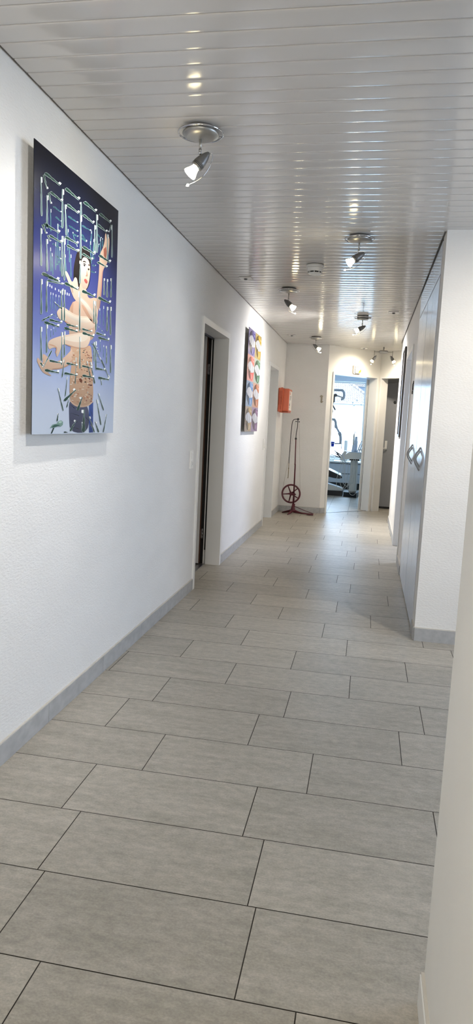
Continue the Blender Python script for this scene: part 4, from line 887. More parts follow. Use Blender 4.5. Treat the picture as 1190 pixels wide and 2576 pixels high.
(13,(205,222,218),[661,602,664,606,664,614,662,623,660,632,661,639,660,644,658,653,657,662,657,672,647,670,648,660,649,651,648,642,647,636,649,629,648,621,647,611,648,603,651,600]),
(13,(205,222,218),[699,598,702,603,702,612,700,622,697,631,698,640,697,646,695,655,694,665,694,677,683,674,684,663,685,653,684,643,683,637,685,629,683,619,683,608,684,600,688,597]),
(13,(205,222,218),[745,607,749,611,749,621,748,632,746,642,747,651,746,657,744,667,745,678,745,690,733,688,734,676,734,665,733,655,732,648,733,640,731,629,730,617,731,608,734,605]),
(13,(205,222,218),[708,453,712,459,712,471,710,486,707,498,707,509,706,517,703,530,702,543,702,559,690,557,691,542,692,528,691,515,691,506,693,496,691,483,691,468,693,457,697,452]),
(13,(205,222,218),[752,442,755,449,755,463,753,480,750,494,750,507,749,517,746,531,745,548,744,566,732,564,733,546,735,530,734,515,733,505,736,492,734,477,734,460,736,446,740,440]),
(13,(205,222,218),[70,263,73,270,73,283,71,300,69,315,69,327,68,336,66,351,65,367,64,385,56,383,57,365,58,350,58,335,57,325,59,313,58,299,58,282,59,268,62,263]),
(13,(205,222,218),[112,298,115,303,115,314,114,328,112,340,113,351,112,359,110,371,110,384,110,399,102,398,102,383,103,370,102,358,101,349,103,339,102,327,101,313,102,302,105,297]),
(13,(205,222,218),[242,264,244,271,244,285,243,302,241,317,241,329,240,339,238,354,238,370,237,388,229,387,230,369,230,353,230,338,229,328,231,316,229,301,229,283,230,270,233,264]),
(13,(205,222,218),[265,302,267,306,267,317,266,330,264,341,264,350,263,357,262,368,262,380,261,394,253,393,254,379,254,368,253,356,253,349,254,340,253,328,253,315,254,305,256,301]),
(13,(205,222,218),[414,264,417,271,417,285,415,303,413,318,413,331,412,341,410,357,409,373,409,392,399,391,400,372,401,356,400,340,400,330,401,317,400,301,400,283,401,269,405,263]),
(13,(205,222,218),[588,275,590,281,590,294,587,311,584,325,584,337,582,347,579,361,578,376,577,394,566,393,567,375,569,360,569,345,569,336,571,324,570,309,571,292,573,279,577,274]),
(13,(205,222,218),[710,311,713,316,713,324,712,335,710,344,710,352,709,358,708,367,707,378,707,389,697,388,697,376,698,366,697,357,696,351,698,343,697,334,696,323,697,314,700,311]),
(13,(205,222,218),[763,275,767,281,767,295,764,312,761,327,762,339,760,349,757,364,756,380,755,398,743,397,744,378,746,362,745,348,744,338,747,325,745,310,745,293,747,280,751,274]),
(13,(205,222,218),[563,308,566,313,566,321,564,333,562,342,563,350,562,357,560,366,559,377,559,389,549,388,550,376,551,365,550,355,550,349,551,341,550,331,550,320,551,311,554,307]),
(13,(190,205,205),[261,90,261,95,255,105,247,117,240,127,236,135,231,142,223,152,217,163,210,175,203,174,211,162,218,151,223,141,226,134,232,126,237,115,243,103,249,94,254,90]),
(13,(190,205,205),[266,127,277,128,290,133,304,140,315,147,327,151,335,156,347,162,362,169,380,176,370,180,353,172,339,165,323,160,313,157,304,151,288,146,272,140,261,135,259,131]),
(13,(190,205,205),[276,146,279,150,281,158,283,169,284,179,287,186,288,193,289,202,292,212,295,224,289,224,286,212,284,202,281,193,279,186,278,179,274,169,271,158,270,150,270,146]),
(13,(190,205,205),[687,102,686,106,679,115,669,125,659,133,653,140,647,146,637,154,628,164,618,174,610,173,620,162,629,153,636,144,640,139,648,132,655,123,664,112,672,104,678,101]),
(13,(190,205,205),[659,37,660,42,654,55,645,70,636,84,632,95,626,103,618,116,611,131,603,147,593,146,602,130,609,116,614,102,618,93,625,83,629,69,636,54,643,41,649,36]),
(13,(190,205,205),[688,3,694,7,698,16,703,27,705,37,710,45,712,52,715,62,720,73,726,85,717,85,711,73,707,62,701,53,697,46,694,38,688,28,682,17,678,8,680,4]),
(13,(190,205,205),[207,49,210,50,212,54,212,58,212,61,214,64,214,67,214,70,215,74,217,79,209,79,208,75,207,71,205,67,203,65,203,62,201,58,199,54,198,51,200,49]),
(13,(190,205,205),[400,94,408,96,414,102,419,110,421,117,427,122,429,127,432,134,438,141,445,149,432,150,425,142,420,135,412,128,407,124,405,119,396,112,388,105,384,99,388,96]),
(13,(190,205,205),[469,5,476,10,478,20,475,33,471,45,474,54,472,62,468,73,469,86,469,100,453,99,454,85,454,73,451,62,449,54,452,45,447,33,445,20,447,10,454,5]),
(13,(190,205,205),[329,9,337,11,344,15,350,22,354,27,361,31,364,35,369,41,377,46,385,53,376,55,367,48,361,43,352,38,346,35,343,30,334,25,325,19,320,15,321,12]),
(13,(190,205,205),[634,4,636,7,632,12,625,19,617,24,614,29,610,32,602,37,597,43,591,50,581,49,587,42,593,36,596,30,598,27,604,22,607,17,612,10,617,5,624,3]),
(13,(190,205,205),[585,5,584,9,577,16,567,26,558,34,553,41,547,46,537,54,529,62,520,72,512,71,521,61,530,53,536,44,540,39,547,32,553,24,561,14,569,7,575,4]),
(13,(190,205,205),[528,238,528,241,523,249,516,257,509,265,506,271,502,276,495,284,490,292,483,301,476,300,483,291,489,283,493,275,496,270,501,263,505,256,510,247,516,240,521,237]),
(13,(190,205,205),[577,215,577,220,572,230,563,242,554,252,550,261,544,268,536,278,529,289,521,302,512,300,521,287,528,276,533,266,536,259,543,250,548,240,555,227,562,218,568,214]),
(13,(190,205,205),[369,199,371,204,372,216,373,231,372,244,374,255,374,264,374,276,375,290,376,306,370,306,369,290,369,276,367,263,366,254,366,244,364,231,363,216,363,204,364,199]),
(13,(190,205,205),[538,379,541,376,551,369,564,362,576,355,584,349,592,344,604,337,615,329,629,320,636,322,622,331,610,339,599,346,593,351,583,357,573,364,561,373,551,379,545,381]),
(13,(190,205,205),[637,321,640,317,650,309,664,299,678,291,687,283,695,278,709,269,722,259,737,248,746,250,730,261,717,271,706,280,699,286,688,293,677,302,665,313,653,320,645,323]),
(13,(190,205,205),[245,218,249,221,251,229,253,238,254,247,257,254,257,259,259,267,261,276,264,287,258,286,255,276,253,267,250,259,248,253,247,247,243,238,240,229,238,221,240,218]),
(13,(190,205,205),[657,213,658,214,657,217,655,220,653,223,652,225,651,227,648,229,647,232,646,236,639,235,640,232,642,229,642,226,642,224,644,222,644,219,645,216,646,213,649,212]),
(13,(190,205,205),[292,104,295,106,298,110,300,115,301,120,304,123,305,126,307,131,309,135,313,141,306,141,303,136,301,131,297,127,295,124,294,120,290,116,287,111,285,107,286,105]),
(13,(190,205,205),[236,475,233,476,226,478,216,480,207,481,201,483,195,484,187,485,178,487,168,489,165,487,175,484,183,483,191,481,196,479,203,478,210,476,219,474,227,472,232,472]),
(13,(190,205,205),[449,7,450,9,450,13,448,19,447,24,447,28,446,32,444,37,443,42,443,48,436,48,437,42,438,37,438,32,438,28,439,24,438,19,439,13,440,9,442,7]),
(13,(120,150,142),[142,23,164,36,201,40,214,49,238,53,257,47,256,36,235,28,211,30,181,24,156,24]),
(13,(40,60,56),[171,24,181,23,162,3,149,2]),
(13,(50,66,62),[264,8,278,10,307,5,271,4]),
(14,(38,66,58),[74,910,77,907,90,907,107,907,124,909,135,908,146,908,163,910,179,909,199,909,204,914,185,914,168,914,154,915,145,916,131,915,118,917,102,918,88,917,79,914]),
(14,(38,66,58),[118,861,120,859,130,858,144,858,158,859,167,858,176,858,189,859,202,859,217,858,222,862,207,863,193,863,183,864,176,865,164,865,154,866,142,868,130,867,123,865]),
(14,(38,66,58),[245,913,247,910,260,909,278,910,295,911,306,909,317,910,334,911,350,910,369,910,376,915,356,915,339,915,326,917,317,918,303,918,291,920,275,921,261,921,251,918]),
(14,(38,66,58),[261,861,263,858,274,857,290,858,304,859,314,858,323,859,338,860,352,860,368,859,374,864,357,864,342,864,331,865,323,866,311,865,300,867,286,868,274,867,266,865]),
(14,(38,66,58),[418,917,420,914,432,913,450,914,468,916,478,914,490,915,507,916,523,916,542,915,550,921,530,921,513,921,500,922,491,924,477,923,465,925,449,926,435,925,424,922]),
(14,(38,66,58),[413,867,415,864,426,863,442,863,457,865,466,863,476,864,490,865,504,864,521,864,527,868,510,868,495,868,484,870,476,871,464,870,453,872,439,873,427,873,419,871]),
(14,(38,66,58),[585,920,587,917,600,916,618,917,635,919,646,917,657,918,675,919,691,919,710,919,717,924,698,924,681,924,667,925,658,926,644,925,632,927,615,928,601,928,591,925]),
(14,(38,66,58),[563,871,564,868,575,867,590,867,605,869,614,867,624,868,638,869,652,868,668,867,674,872,658,872,643,872,632,874,625,875,613,874,602,876,589,877,577,877,568,875]),
(14,(38,66,58),[73,739,77,737,89,736,107,737,123,739,135,738,146,739,162,741,179,741,198,741,203,745,183,745,166,744,152,746,143,746,129,745,116,746,100,747,86,746,77,744]),
(14,(38,66,58),[117,712,120,710,130,709,145,710,158,711,168,711,177,711,190,712,204,712,220,712,224,716,207,716,194,715,182,716,174,717,163,716,152,717,139,718,127,717,120,715]),
(14,(38,66,58),[249,740,252,738,264,737,281,739,296,740,307,740,317,741,333,742,348,742,366,743,371,747,353,747,337,746,324,747,315,748,302,746,290,748,275,748,261,747,253,744]),
(14,(38,66,58),[267,714,270,712,281,712,297,713,311,714,321,713,330,714,345,716,359,716,375,716,380,720,363,719,348,719,336,720,328,720,316,719,305,720,291,721,279,720,271,718]),
(14,(38,66,58),[416,744,418,742,431,741,449,742,466,744,477,743,488,744,504,745,521,745,540,745,546,750,526,750,509,749,495,751,486,751,473,750,460,752,444,752,430,752,420,749]),
(14,(38,66,58),[413,718,416,715,426,715,441,715,455,717,465,716,474,716,488,718,501,717,517,717,522,721,505,721,491,721,480,722,472,723,461,722,450,723,437,724,425,723,417,721]),
(14,(38,66,58),[586,752,589,749,602,748,621,749,639,750,650,749,662,750,680,751,697,751,717,751,724,756,703,756,685,756,671,757,662,758,647,757,634,759,617,760,602,759,592,756]),
(14,(38,66,58),[572,720,575,718,586,718,602,719,617,720,627,720,636,720,651,722,666,722,683,722,687,726,670,726,655,725,643,726,635,727,623,726,611,727,596,727,584,726,576,724]),
(14,(38,66,58),[63,568,67,565,81,564,100,565,117,567,130,566,141,567,159,569,177,569,198,569,202,574,181,574,162,573,147,575,137,575,122,574,108,576,90,576,75,575,66,572]),
(14,(38,66,58),[113,564,116,563,126,563,140,564,152,565,161,565,169,565,181,566,194,567,209,567,211,570,196,569,183,568,172,569,164,569,154,568,144,569,131,569,120,568,114,567]),
(14,(38,66,58),[252,572,255,569,267,568,285,569,301,570,312,568,323,569,339,570,355,570,374,569,379,574,360,574,343,574,330,576,321,577,307,576,294,578,278,579,265,579,256,576]),
(14,(38,66,58),[416,572,420,569,433,569,452,570,470,572,482,571,494,572,511,573,529,573,550,573,555,579,534,578,516,578,501,579,491,580,476,579,462,581,445,581,430,581,421,577]),
(14,(38,66,58),[588,577,591,574,605,573,626,574,645,575,657,574,670,575,689,576,707,576,729,576,735,582,713,582,694,581,678,583,668,584,653,583,638,585,620,586,604,586,594,582]),
(14,(38,66,58),[66,903,65,900,67,896,72,890,77,886,79,882,82,879,86,875,90,870,94,864,98,865,94,871,90,876,88,882,86,885,82,889,81,894,78,900,74,904,70,905]),
(14,(38,66,58),[106,855,105,852,107,849,110,845,114,841,115,838,117,836,121,833,123,828,126,824,130,825,127,830,124,834,123,838,122,841,119,844,118,848,116,852,114,856,110,856]),
(14,(38,66,58),[61,735,60,732,63,730,68,727,73,725,75,722,78,720,83,718,87,715,92,711,96,714,92,717,87,720,85,723,83,726,79,727,77,731,74,734,70,737,66,737]),
(14,(38,66,58),[104,710,103,708,105,706,108,704,112,703,113,700,115,699,118,698,121,696,123,693,127,695,124,697,122,699,120,702,120,703,117,705,116,707,114,710,111,711,108,711]),
(14,(38,66,58),[725,917,720,914,716,909,713,904,712,899,707,895,706,892,704,887,700,882,695,876,701,877,705,883,709,888,714,893,718,897,719,901,725,906,730,912,733,916,731,917]),
(14,(38,66,58),[104,552,110,551,125,552,144,555,161,557,174,558,186,559,203,562,221,563,243,565,244,568,223,565,204,563,187,562,176,562,162,560,146,559,127,558,112,556,105,554]),
(14,(86,112,112),[59,763,61,770,61,784,59,802,56,817,56,830,55,840,52,855,51,871,50,890,46,889,47,870,48,854,48,838,48,828,50,815,50,799,50,781,52,767,55,762]),
(14,(86,112,112),[102,733,104,739,105,752,103,767,101,780,102,792,101,800,99,813,99,828,99,845,94,843,95,827,95,812,94,798,94,789,95,779,94,765,94,749,95,737,97,732]),
(14,(86,112,112),[229,767,233,775,233,791,231,810,228,826,229,840,228,851,225,867,225,885,225,905,218,903,219,883,220,865,219,848,218,837,220,823,219,806,218,787,220,772,224,766]),
(14,(86,112,112),[264,751,266,757,265,769,262,784,258,797,258,808,256,816,253,828,251,842,249,858,244,857,246,841,249,827,249,814,249,805,252,795,252,781,253,766,255,754,259,750]),
(14,(86,112,112),[397,859,400,862,401,868,400,875,398,881,399,887,398,890,396,896,397,903,397,911,390,909,391,901,391,895,389,888,388,883,390,879,387,872,386,864,387,859,391,857]),
(14,(86,112,112),[402,695,405,705,405,723,402,746,399,766,400,782,398,795,396,815,395,836,394,861,388,859,390,835,391,813,390,793,390,780,392,764,391,743,391,720,392,702,396,694]),
(14,(86,112,112),[571,759,574,767,573,785,570,806,566,823,566,839,564,851,561,868,560,888,558,911,552,909,554,886,556,867,555,848,555,836,558,821,557,802,558,781,560,764,565,757]),
(14,(86,112,112),[545,747,548,753,548,766,547,782,544,796,544,808,543,817,541,830,540,845,539,862,534,861,535,844,536,829,535,815,535,805,536,794,535,780,535,763,537,751,540,746]),
(14,(86,112,112),[743,780,745,787,745,802,743,821,740,837,741,851,739,862,737,878,736,895,735,916,731,914,732,894,733,877,733,860,732,849,734,836,734,819,734,800,735,785,738,779]),
(14,(86,112,112),[60,594,63,601,62,615,61,633,58,647,59,660,58,670,56,685,55,701,54,720,50,719,51,700,52,684,51,669,51,658,53,646,52,631,52,613,53,599,56,593]),
(14,(86,112,112),[106,585,108,591,108,604,106,619,104,632,105,643,103,652,101,665,101,679,100,696,95,694,96,678,97,664,97,650,96,641,98,631,97,617,97,601,98,589,101,584]),
(14,(86,112,112),[232,592,234,600,235,617,233,637,230,654,231,669,230,681,228,698,227,717,227,739,222,737,222,716,223,697,223,679,222,667,224,653,223,635,222,614,224,598,227,591]),
(14,(86,112,112),[252,582,255,591,255,608,253,629,251,647,251,663,250,675,248,693,248,713,247,736,242,734,243,712,244,692,243,673,243,661,245,646,244,627,244,605,245,589,248,581]),
(14,(86,112,112),[691,748,694,755,693,768,691,783,689,797,689,809,687,818,685,831,684,846,683,863,678,862,679,845,681,830,680,816,680,806,682,795,681,781,681,765,682,752,686,747]),
(14,(86,112,112),[398,599,401,604,402,614,401,627,400,637,401,647,401,654,399,664,400,676,400,689,395,688,395,675,395,663,393,652,392,645,393,636,391,625,390,612,390,602,393,599]),
(14,(38,66,58),[86,402,90,400,103,399,120,400,135,402,147,401,157,401,173,403,189,403,208,402,210,406,191,406,175,406,161,407,151,408,138,407,125,408,109,409,95,408,88,406]),
(14,(38,66,58),[126,416,130,415,142,415,157,416,170,418,181,417,190,418,203,420,218,420,234,421,236,424,219,423,205,423,192,423,184,423,173,422,160,423,146,423,134,422,128,420]),
(14,(38,66,58),[255,405,260,403,273,402,290,403,306,405,317,404,328,405,343,406,360,406,379,406,381,410,362,410,345,410,331,411,322,411,309,410,295,411,278,412,265,411,258,409]),
(14,(38,66,58),[273,421,277,419,288,419,303,420,316,422,326,422,335,422,348,424,362,424,378,425,380,428,364,427,349,427,337,427,329,427,318,426,306,427,292,426,280,426,274,424]),
(14,(38,66,58),[425,424,429,422,440,422,454,423,468,424,478,424,486,425,500,426,514,426,530,427,532,430,515,429,501,429,489,429,481,430,470,429,458,429,444,430,433,429,426,427]),
(14,(38,66,58),[429,408,433,406,445,405,463,406,478,408,490,406,500,407,516,409,532,408,551,408,555,413,535,413,519,412,505,414,496,414,483,413,469,415,453,416,439,415,432,413]),
(14,(38,66,58),[572,427,576,425,587,425,602,425,616,427,626,426,635,427,649,428,663,428,679,428,682,432,666,431,651,431,639,432,631,433,619,432,608,433,593,434,582,433,575,431]),
(14,(38,66,58),[599,411,603,408,617,408,635,409,651,411,663,410,674,411,690,413,707,413,727,413,730,418,710,417,693,417,678,418,669,418,655,417,641,418,624,419,610,418,602,415]),
(14,(38,66,58),[70,406,75,407,85,410,96,415,106,419,115,422,122,425,131,430,143,434,156,439,154,441,141,436,129,431,118,428,111,425,103,421,92,418,80,414,71,410,68,407]),
(14,(38,66,58),[131,270,135,268,146,268,161,268,174,269,184,269,193,269,206,270,220,270,236,270,238,273,222,273,207,273,195,274,187,274,176,274,164,275,149,275,138,275,132,273]),
(14,(38,66,58),[278,274,283,272,294,271,309,272,322,273,332,272,341,273,355,274,369,274,385,274,387,277,370,277,356,277,343,277,335,278,324,277,312,278,297,279,286,278,280,276]),
(14,(38,66,58),[432,276,436,274,447,274,462,274,475,275,485,274,494,275,508,276,522,276,538,275,540,279,523,279,509,279,497,280,488,280,477,280,465,281,451,281,439,281,433,279]),
(14,(38,66,58),[585,277,590,275,600,275,615,276,628,277,638,277,647,277,660,279,673,279,689,279,691,283,675,283,661,282,649,283,641,284,630,283,618,284,604,284,593,284,587,281]),
(14,(38,66,58),[94,232,99,230,111,229,128,230,143,231,154,230,164,231,179,232,195,231,214,231,215,235,197,235,181,235,166,236,157,237,145,236,131,238,115,239,102,238,95,236]),
(14,(38,66,58),[262,234,267,231,280,231,298,232,313,233,325,232,335,233,351,234,368,234,387,234,388,237,369,237,352,237,337,238,328,239,315,238,301,239,284,240,270,239,264,237]),
(14,(38,66,58),[437,237,442,235,455,234,473,235,488,236,500,235,510,236,526,237,542,236,561,236,563,240,544,240,527,240,513,242,503,242,490,241,476,243,460,244,446,243,439,241]),
(14,(38,66,58),[609,239,615,236,628,236,646,237,662,239,675,237,685,238,702,240,719,239,739,239,741,244,721,244,704,244,688,245,678,246,665,245,650,247,633,247,619,247,611,244]),
(14,(38,66,58),[58,256,56,254,57,253,61,252,65,251,65,249,68,248,72,248,74,246,76,244,82,246,79,248,76,249,75,251,75,252,72,253,71,255,70,257,67,258,63,258]),
(14,(38,66,58),[148,310,142,307,134,299,125,290,118,281,111,275,106,269,99,261,90,253,80,243,84,242,94,252,102,261,111,269,117,274,123,281,133,289,143,298,150,306,151,310]),
(14,(60,84,80),[64,427,67,434,67,448,66,465,64,479,65,491,64,501,62,515,62,531,61,549,57,548,58,530,58,515,57,500,57,490,58,478,57,463,56,446,57,433,60,427]),
(14,(60,84,80),[107,442,109,448,110,460,108,475,106,488,107,499,106,507,104,520,104,534,104,550,99,549,100,533,100,519,99,506,99,497,100,487,99,473,98,458,99,446,102,441]),
(14,(60,84,80),[234,422,237,429,237,442,235,459,233,474,234,486,233,496,231,510,230,526,230,544,225,543,226,525,227,509,226,494,226,485,227,473,226,458,226,441,227,427,230,422]),
(14,(60,84,80),[258,431,260,438,261,451,259,467,257,481,258,493,256,502,255,516,254,531,254,548,249,547,250,530,251,515,250,501,249,491,251,480,250,466,249,449,250,436,253,431]),
(14,(60,84,80),[404,413,407,421,407,439,405,461,403,479,403,495,402,507,400,526,399,546,398,569,393,568,394,545,395,525,394,506,393,493,395,478,394,459,393,437,395,420,398,412]),
(14,(60,84,80),[552,468,555,473,554,483,552,496,549,506,549,515,548,522,545,533,544,545,543,558,538,557,540,544,541,532,541,521,541,514,543,505,542,494,542,481,544,471,547,467]),
(14,(60,84,80),[574,439,577,445,577,459,575,476,573,490,574,502,572,512,570,526,570,542,569,560,563,559,564,541,565,525,564,510,563,501,565,489,564,474,563,457,565,444,568,438]),
(14,(60,84,80),[658,601,661,605,661,613,659,623,657,631,658,638,657,644,655,652,655,661,654,672,650,671,650,660,651,651,650,643,650,637,651,630,650,621,650,611,651,603,654,600]),
(14,(60,84,80),[696,598,699,602,699,611,697,622,695,631,695,639,694,645,692,654,691,664,691,676,685,675,686,663,687,653,686,644,686,637,688,630,686,620,686,609,687,600,691,597]),
(14,(60,84,80),[742,606,746,611,746,620,745,632,743,641,744,650,743,657,742,666,742,677,742,690,736,688,736,676,737,665,735,655,734,648,736,640,734,630,733,618,734,609,737,605]),
(14,(60,84,80),[706,453,709,459,709,471,707,485,704,498,705,508,703,517,700,529,700,543,699,559,693,558,694,542,695,528,694,515,693,507,696,496,694,483,694,468,696,457,700,452]),
(14,(60,84,80),[749,442,753,448,752,462,750,479,747,494,747,507,746,516,743,531,742,547,741,566,735,565,736,546,737,530,737,515,736,505,738,493,737,478,737,460,739,447,743,441]),
(14,(60,84,80),[68,263,71,270,71,283,69,300,67,314,67,327,66,336,64,351,63,366,63,384,58,384,59,366,60,350,59,335,59,326,61,314,60,299,60,282,61,269,64,263]),
(14,(60,84,80),[110,297,113,303,113,314,112,328,110,340,111,350,110,358,108,370,108,384,108,399,104,398,104,383,105,370,104,358,103,350,105,340,103,327,103,313,104,302,106,297]),
(14,(60,84,80),[240,264,242,271,242,284,241,302,239,317,239,329,238,339,236,354,236,370,235,388,231,387,232,369,232,353,232,338,231,328,233,316,232,301,231,283,232,270,235,264]),
(14,(60,84,80),[262,301,265,306,265,317,264,330,262,340,262,350,261,357,260,368,259,380,259,394,255,394,256,380,256,368,255,357,255,349,256,340,255,329,255,316,256,305,259,301]),
(14,(60,84,80),[412,264,415,270,415,285,413,303,411,318,411,331,410,341,408,356,407,373,406,392,401,391,402,372,403,356,402,340,402,330,404,317,403,302,402,284,404,269,407,263]),
(14,(60,84,80),[585,274,588,281,587,294,585,311,581,325,582,337,580,346,577,360,575,376,574,394,568,393,570,375,572,360,571,345,571,336,574,324,573,309,573,293,575,280,579,274]),
(14,(60,84,80),[707,311,710,315,710,324,709,335,707,344,708,352,707,358,705,367,705,377,704,389,700,388,700,377,701,367,700,357,699,351,701,343,699,334,699,323,700,315,703,311]),
(14,(60,84,80),[760,274,764,281,764,295,761,312,758,326,759,339,757,349,754,363,753,379,752,398,746,397,747,379,749,363,748,348,747,338,750,326,748,311,748,293,750,280,754,274]),
(14,(60,84,80),[561,308,563,312,563,321,562,332,560,342,560,350,559,356,557,366,557,376,556,388,552,388,553,376,554,365,553,356,552,349,554,341,553,332,553,320,554,311,557,308]),
(14,(38,66,58),[260,90,259,95,254,104,246,116,238,126,234,135,229,142,222,152,216,163,208,175,205,174,212,162,219,151,224,141,227,134,233,126,238,115,245,103,251,94,256,90]),
(14,(38,66,58),[266,128,276,128,289,133,303,140,314,147,326,151,334,156,346,163,361,169,378,176,371,179,354,171,340,165,324,160,314,156,305,151,289,146,273,140,262,134,260,130]),
(14,(38,66,58),[275,146,277,150,280,158,282,169,283,179,285,186,286,193,288,202,290,212,293,224,290,224,288,212,285,202,282,193,280,186,279,179,276,169,273,158,271,150,272,146]),
(14,(38,66,58),[685,102,685,106,678,114,667,124,657,133,651,140,645,146,635,154,627,163,617,174,612,173,622,163,631,154,638,145,642,139,650,132,657,123,665,113,674,105,680,101]),
(14,(38,66,58),[657,36,658,42,652,55,643,70,634,83,630,95,624,103,616,116,609,130,601,147,595,146,604,130,611,116,616,102,619,94,626,83,631,69,638,54,645,41,651,36]),
(14,(38,66,58),[687,3,692,7,696,16,701,27,703,37,708,45,710,52,713,62,718,73,724,85,719,85,713,73,709,62,702,53,698,46,696,38,690,28,683,17,680,8,681,4]),
(14,(38,66,58),[206,49,209,51,211,54,211,58,211,62,213,64,213,67,212,70,214,74,215,79,211,79,209,74,209,71,206,67,205,65,205,62,202,58,200,54,199,51,202,49]),
(14,(38,66,58),[399,94,407,96,413,102,417,110,419,117,426,122,428,127,430,134,437,141,444,149,433,150,427,142,422,135,413,128,408,124,406,118,397,112,389,105,386,99,389,95]),
(14,(38,66,58),[467,5,475,10,476,20,474,33,469,45,472,54,470,62,466,73,467,86,467,100,455,99,455,85,456,73,452,62,450,54,453,45,449,33,447,20,448,10,456,5]),
(14,(38,66,58),[329,10,335,11,342,16,349,22,353,28,360,32,363,35,368,41,375,47,384,53,377,55,369,48,362,42,353,37,348,34,344,30,335,25,326,19,321,14,322,11]),
(14,(38,66,58),[632,4,634,7,630,12,623,19,615,24,613,28,608,32,601,37,596,43,589,50,582,49,589,42,595,36,598,31,600,27,606,23,609,17,613,10,619,5,625,3]),
(14,(38,66,58),[582,5,582,8,576,16,566,25,556,33,551,40,545,46,536,53,528,62,519,72,513,71,523,61,531,53,537,44,541,39,549,32,555,24,563,14,571,7,577,4]),
(14,(38,66,58),[526,238,526,241,522,248,515,257,508,265,504,271,500,276,493,283,488,292,481,301,478,300,484,291,490,283,494,275,497,270,503,264,506,256,512,247,518,240,522,237]),
(14,(38,66,58),[575,215,576,220,570,229,561,242,552,252,548,261,543,267,534,277,527,289,519,301,514,300,522,288,530,277,535,266,538,259,545,251,550,240,557,228,563,218,570,214]),
(14,(38,66,58),[368,199,369,204,371,216,371,231,371,244,372,255,372,263,372,276,373,290,374,306,372,306,371,290,370,276,369,263,368,255,368,244,366,231,364,216,364,204,365,199]),
(14,(38,66,58),[540,380,543,376,552,370,565,362,577,355,585,349,593,345,605,338,617,330,631,321,634,322,620,331,608,339,598,346,591,351,581,357,572,364,560,372,550,378,543,381]),
(14,(38,66,58),[639,322,641,317,651,309,666,299,679,291,688,284,697,278,711,269,724,260,739,248,744,249,729,261,715,270,704,280,697,286,686,293,676,302,663,312,652,320,644,323]),
(14,(38,66,58),[244,218,247,221,250,229,252,238,253,247,255,254,256,259,257,267,260,276,263,287,259,287,257,276,254,267,251,259,249,253,248,247,245,238,241,229,240,221,241,218]),
(14,(38,66,58),[654,213,656,214,655,217,653,220,651,222,651,225,649,227,647,229,646,232,644,236,640,235,642,232,644,229,644,226,644,224,646,222,646,219,647,216,648,213,651,212]),
(14,(38,66,58),[291,104,294,106,297,110,299,115,300,120,303,123,304,126,305,131,308,136,311,141,308,141,305,136,302,131,299,127,296,124,295,120,292,116,288,111,286,106,287,104]),
(14,(38,66,58),[234,474,232,476,225,477,215,479,206,480,200,482,194,483,186,484,177,486,167,488,166,487,176,485,184,483,192,481,197,480,204,479,211,477,220,474,228,473,233,473]),
(14,(38,66,58),[447,7,449,9,448,13,447,19,445,24,445,28,444,32,442,37,442,42,441,48,438,48,439,42,440,37,439,32,439,28,441,24,440,19,440,13,441,9,444,7]),
(14,(58,92,84),[156,26,181,36,211,36,232,34,215,31,181,26]),
(14,(170,196,186),[214,47,235,51,250,47,238,42,220,42]),
(15,(236,240,240),[183,913,196,922,213,922,204,913]),
(15,(236,240,240),[205,862,217,870,230,870,222,862]),
(15,(236,240,240),[354,915,369,924,386,924,375,914]),
(15,(236,240,240),[355,863,368,872,382,872,373,863]),
(15,(236,240,240),[528,920,544,930,561,930,548,920]),
(15,(236,240,240),[508,868,521,876,536,876,526,867]),
(15,(236,240,240),[696,923,712,933,729,933,716,923]),
(15,(236,240,240),[656,871,670,880,684,879,673,871]),
(15,(236,240,240),[181,744,193,753,210,753,202,745]),
(15,(236,240,240),[206,715,215,722,229,723,223,715]),
(15,(236,240,240),[351,746,362,755,378,755,371,747]),
(15,(236,240,240),[361,719,371,727,386,727,379,719]),
(15,(236,240,240),[524,749,537,759,554,759,545,749]),
(15,(236,240,240),[504,721,514,728,528,728,521,720]),
(15,(236,240,240),[701,755,716,765,734,765,723,755]),
(15,(236,240,240),[668,725,679,733,694,733,687,726]),
(15,(236,240,240),[179,573,190,583,208,583,201,574]),
(15,(236,240,240),[195,569,200,574,213,574,211,569]),
(15,(236,240,240),[358,574,370,583,387,583,378,573]),
(15,(236,240,240),[532,578,545,588,563,589,554,578]),
(15,(236,240,240),[711,581,726,592,745,592,734,581]),
(15,(236,240,240),[93,872,102,874,106,869,97,865]),
(15,(236,240,240),[126,830,134,833,137,828,129,825]),
(15,(236,240,240),[91,717,100,720,104,717,96,713]),
(15,(236,240,240),[124,697,131,700,134,698,127,695]),
(15,(236,240,240),[701,883,689,880,685,875,696,876]),
(15,(236,240,240),[221,565,226,570,245,572,244,567]),
(15,(236,240,240),[51,870,59,875,58,892,49,890]),
(15,(236,240,240),[99,827,107,831,107,846,98,844]),
(15,(236,240,240),[224,883,236,890,235,907,224,905]),
(15,(236,240,240),[251,841,260,846,258,860,249,858]),
(15,(236,240,240),[391,901,379,899,379,905,391,909]),
(15,(236,240,240),[395,834,405,841,404,862,393,861]),
(15,(236,240,240),[559,886,571,893,569,912,557,910]),
(15,(236,240,240),[539,844,550,849,549,864,538,862]),
(15,(236,240,240),[733,893,724,893,723,911,731,915]),
(15,(236,240,240),[55,700,63,705,62,721,54,720]),
(15,(236,240,240),[100,678,109,682,108,697,99,695]),
(15,(236,240,240),[227,715,236,721,236,740,226,739]),
(15,(236,240,240),[247,711,256,716,255,736,246,735]),
(15,(236,240,240),[684,845,694,849,693,864,683,863]),
(15,(236,240,240),[396,674,386,674,386,685,396,688]),
(15,(236,240,240),[189,406,197,413,213,414,210,406]),
(15,(236,240,240),[218,423,224,430,238,430,236,424]),
(15,(236,240,240),[360,410,368,417,384,417,381,410]),
(15,(236,240,240),[362,427,368,433,382,434,380,428]),
(15,(236,240,240),[514,429,520,435,534,436,532,429]),
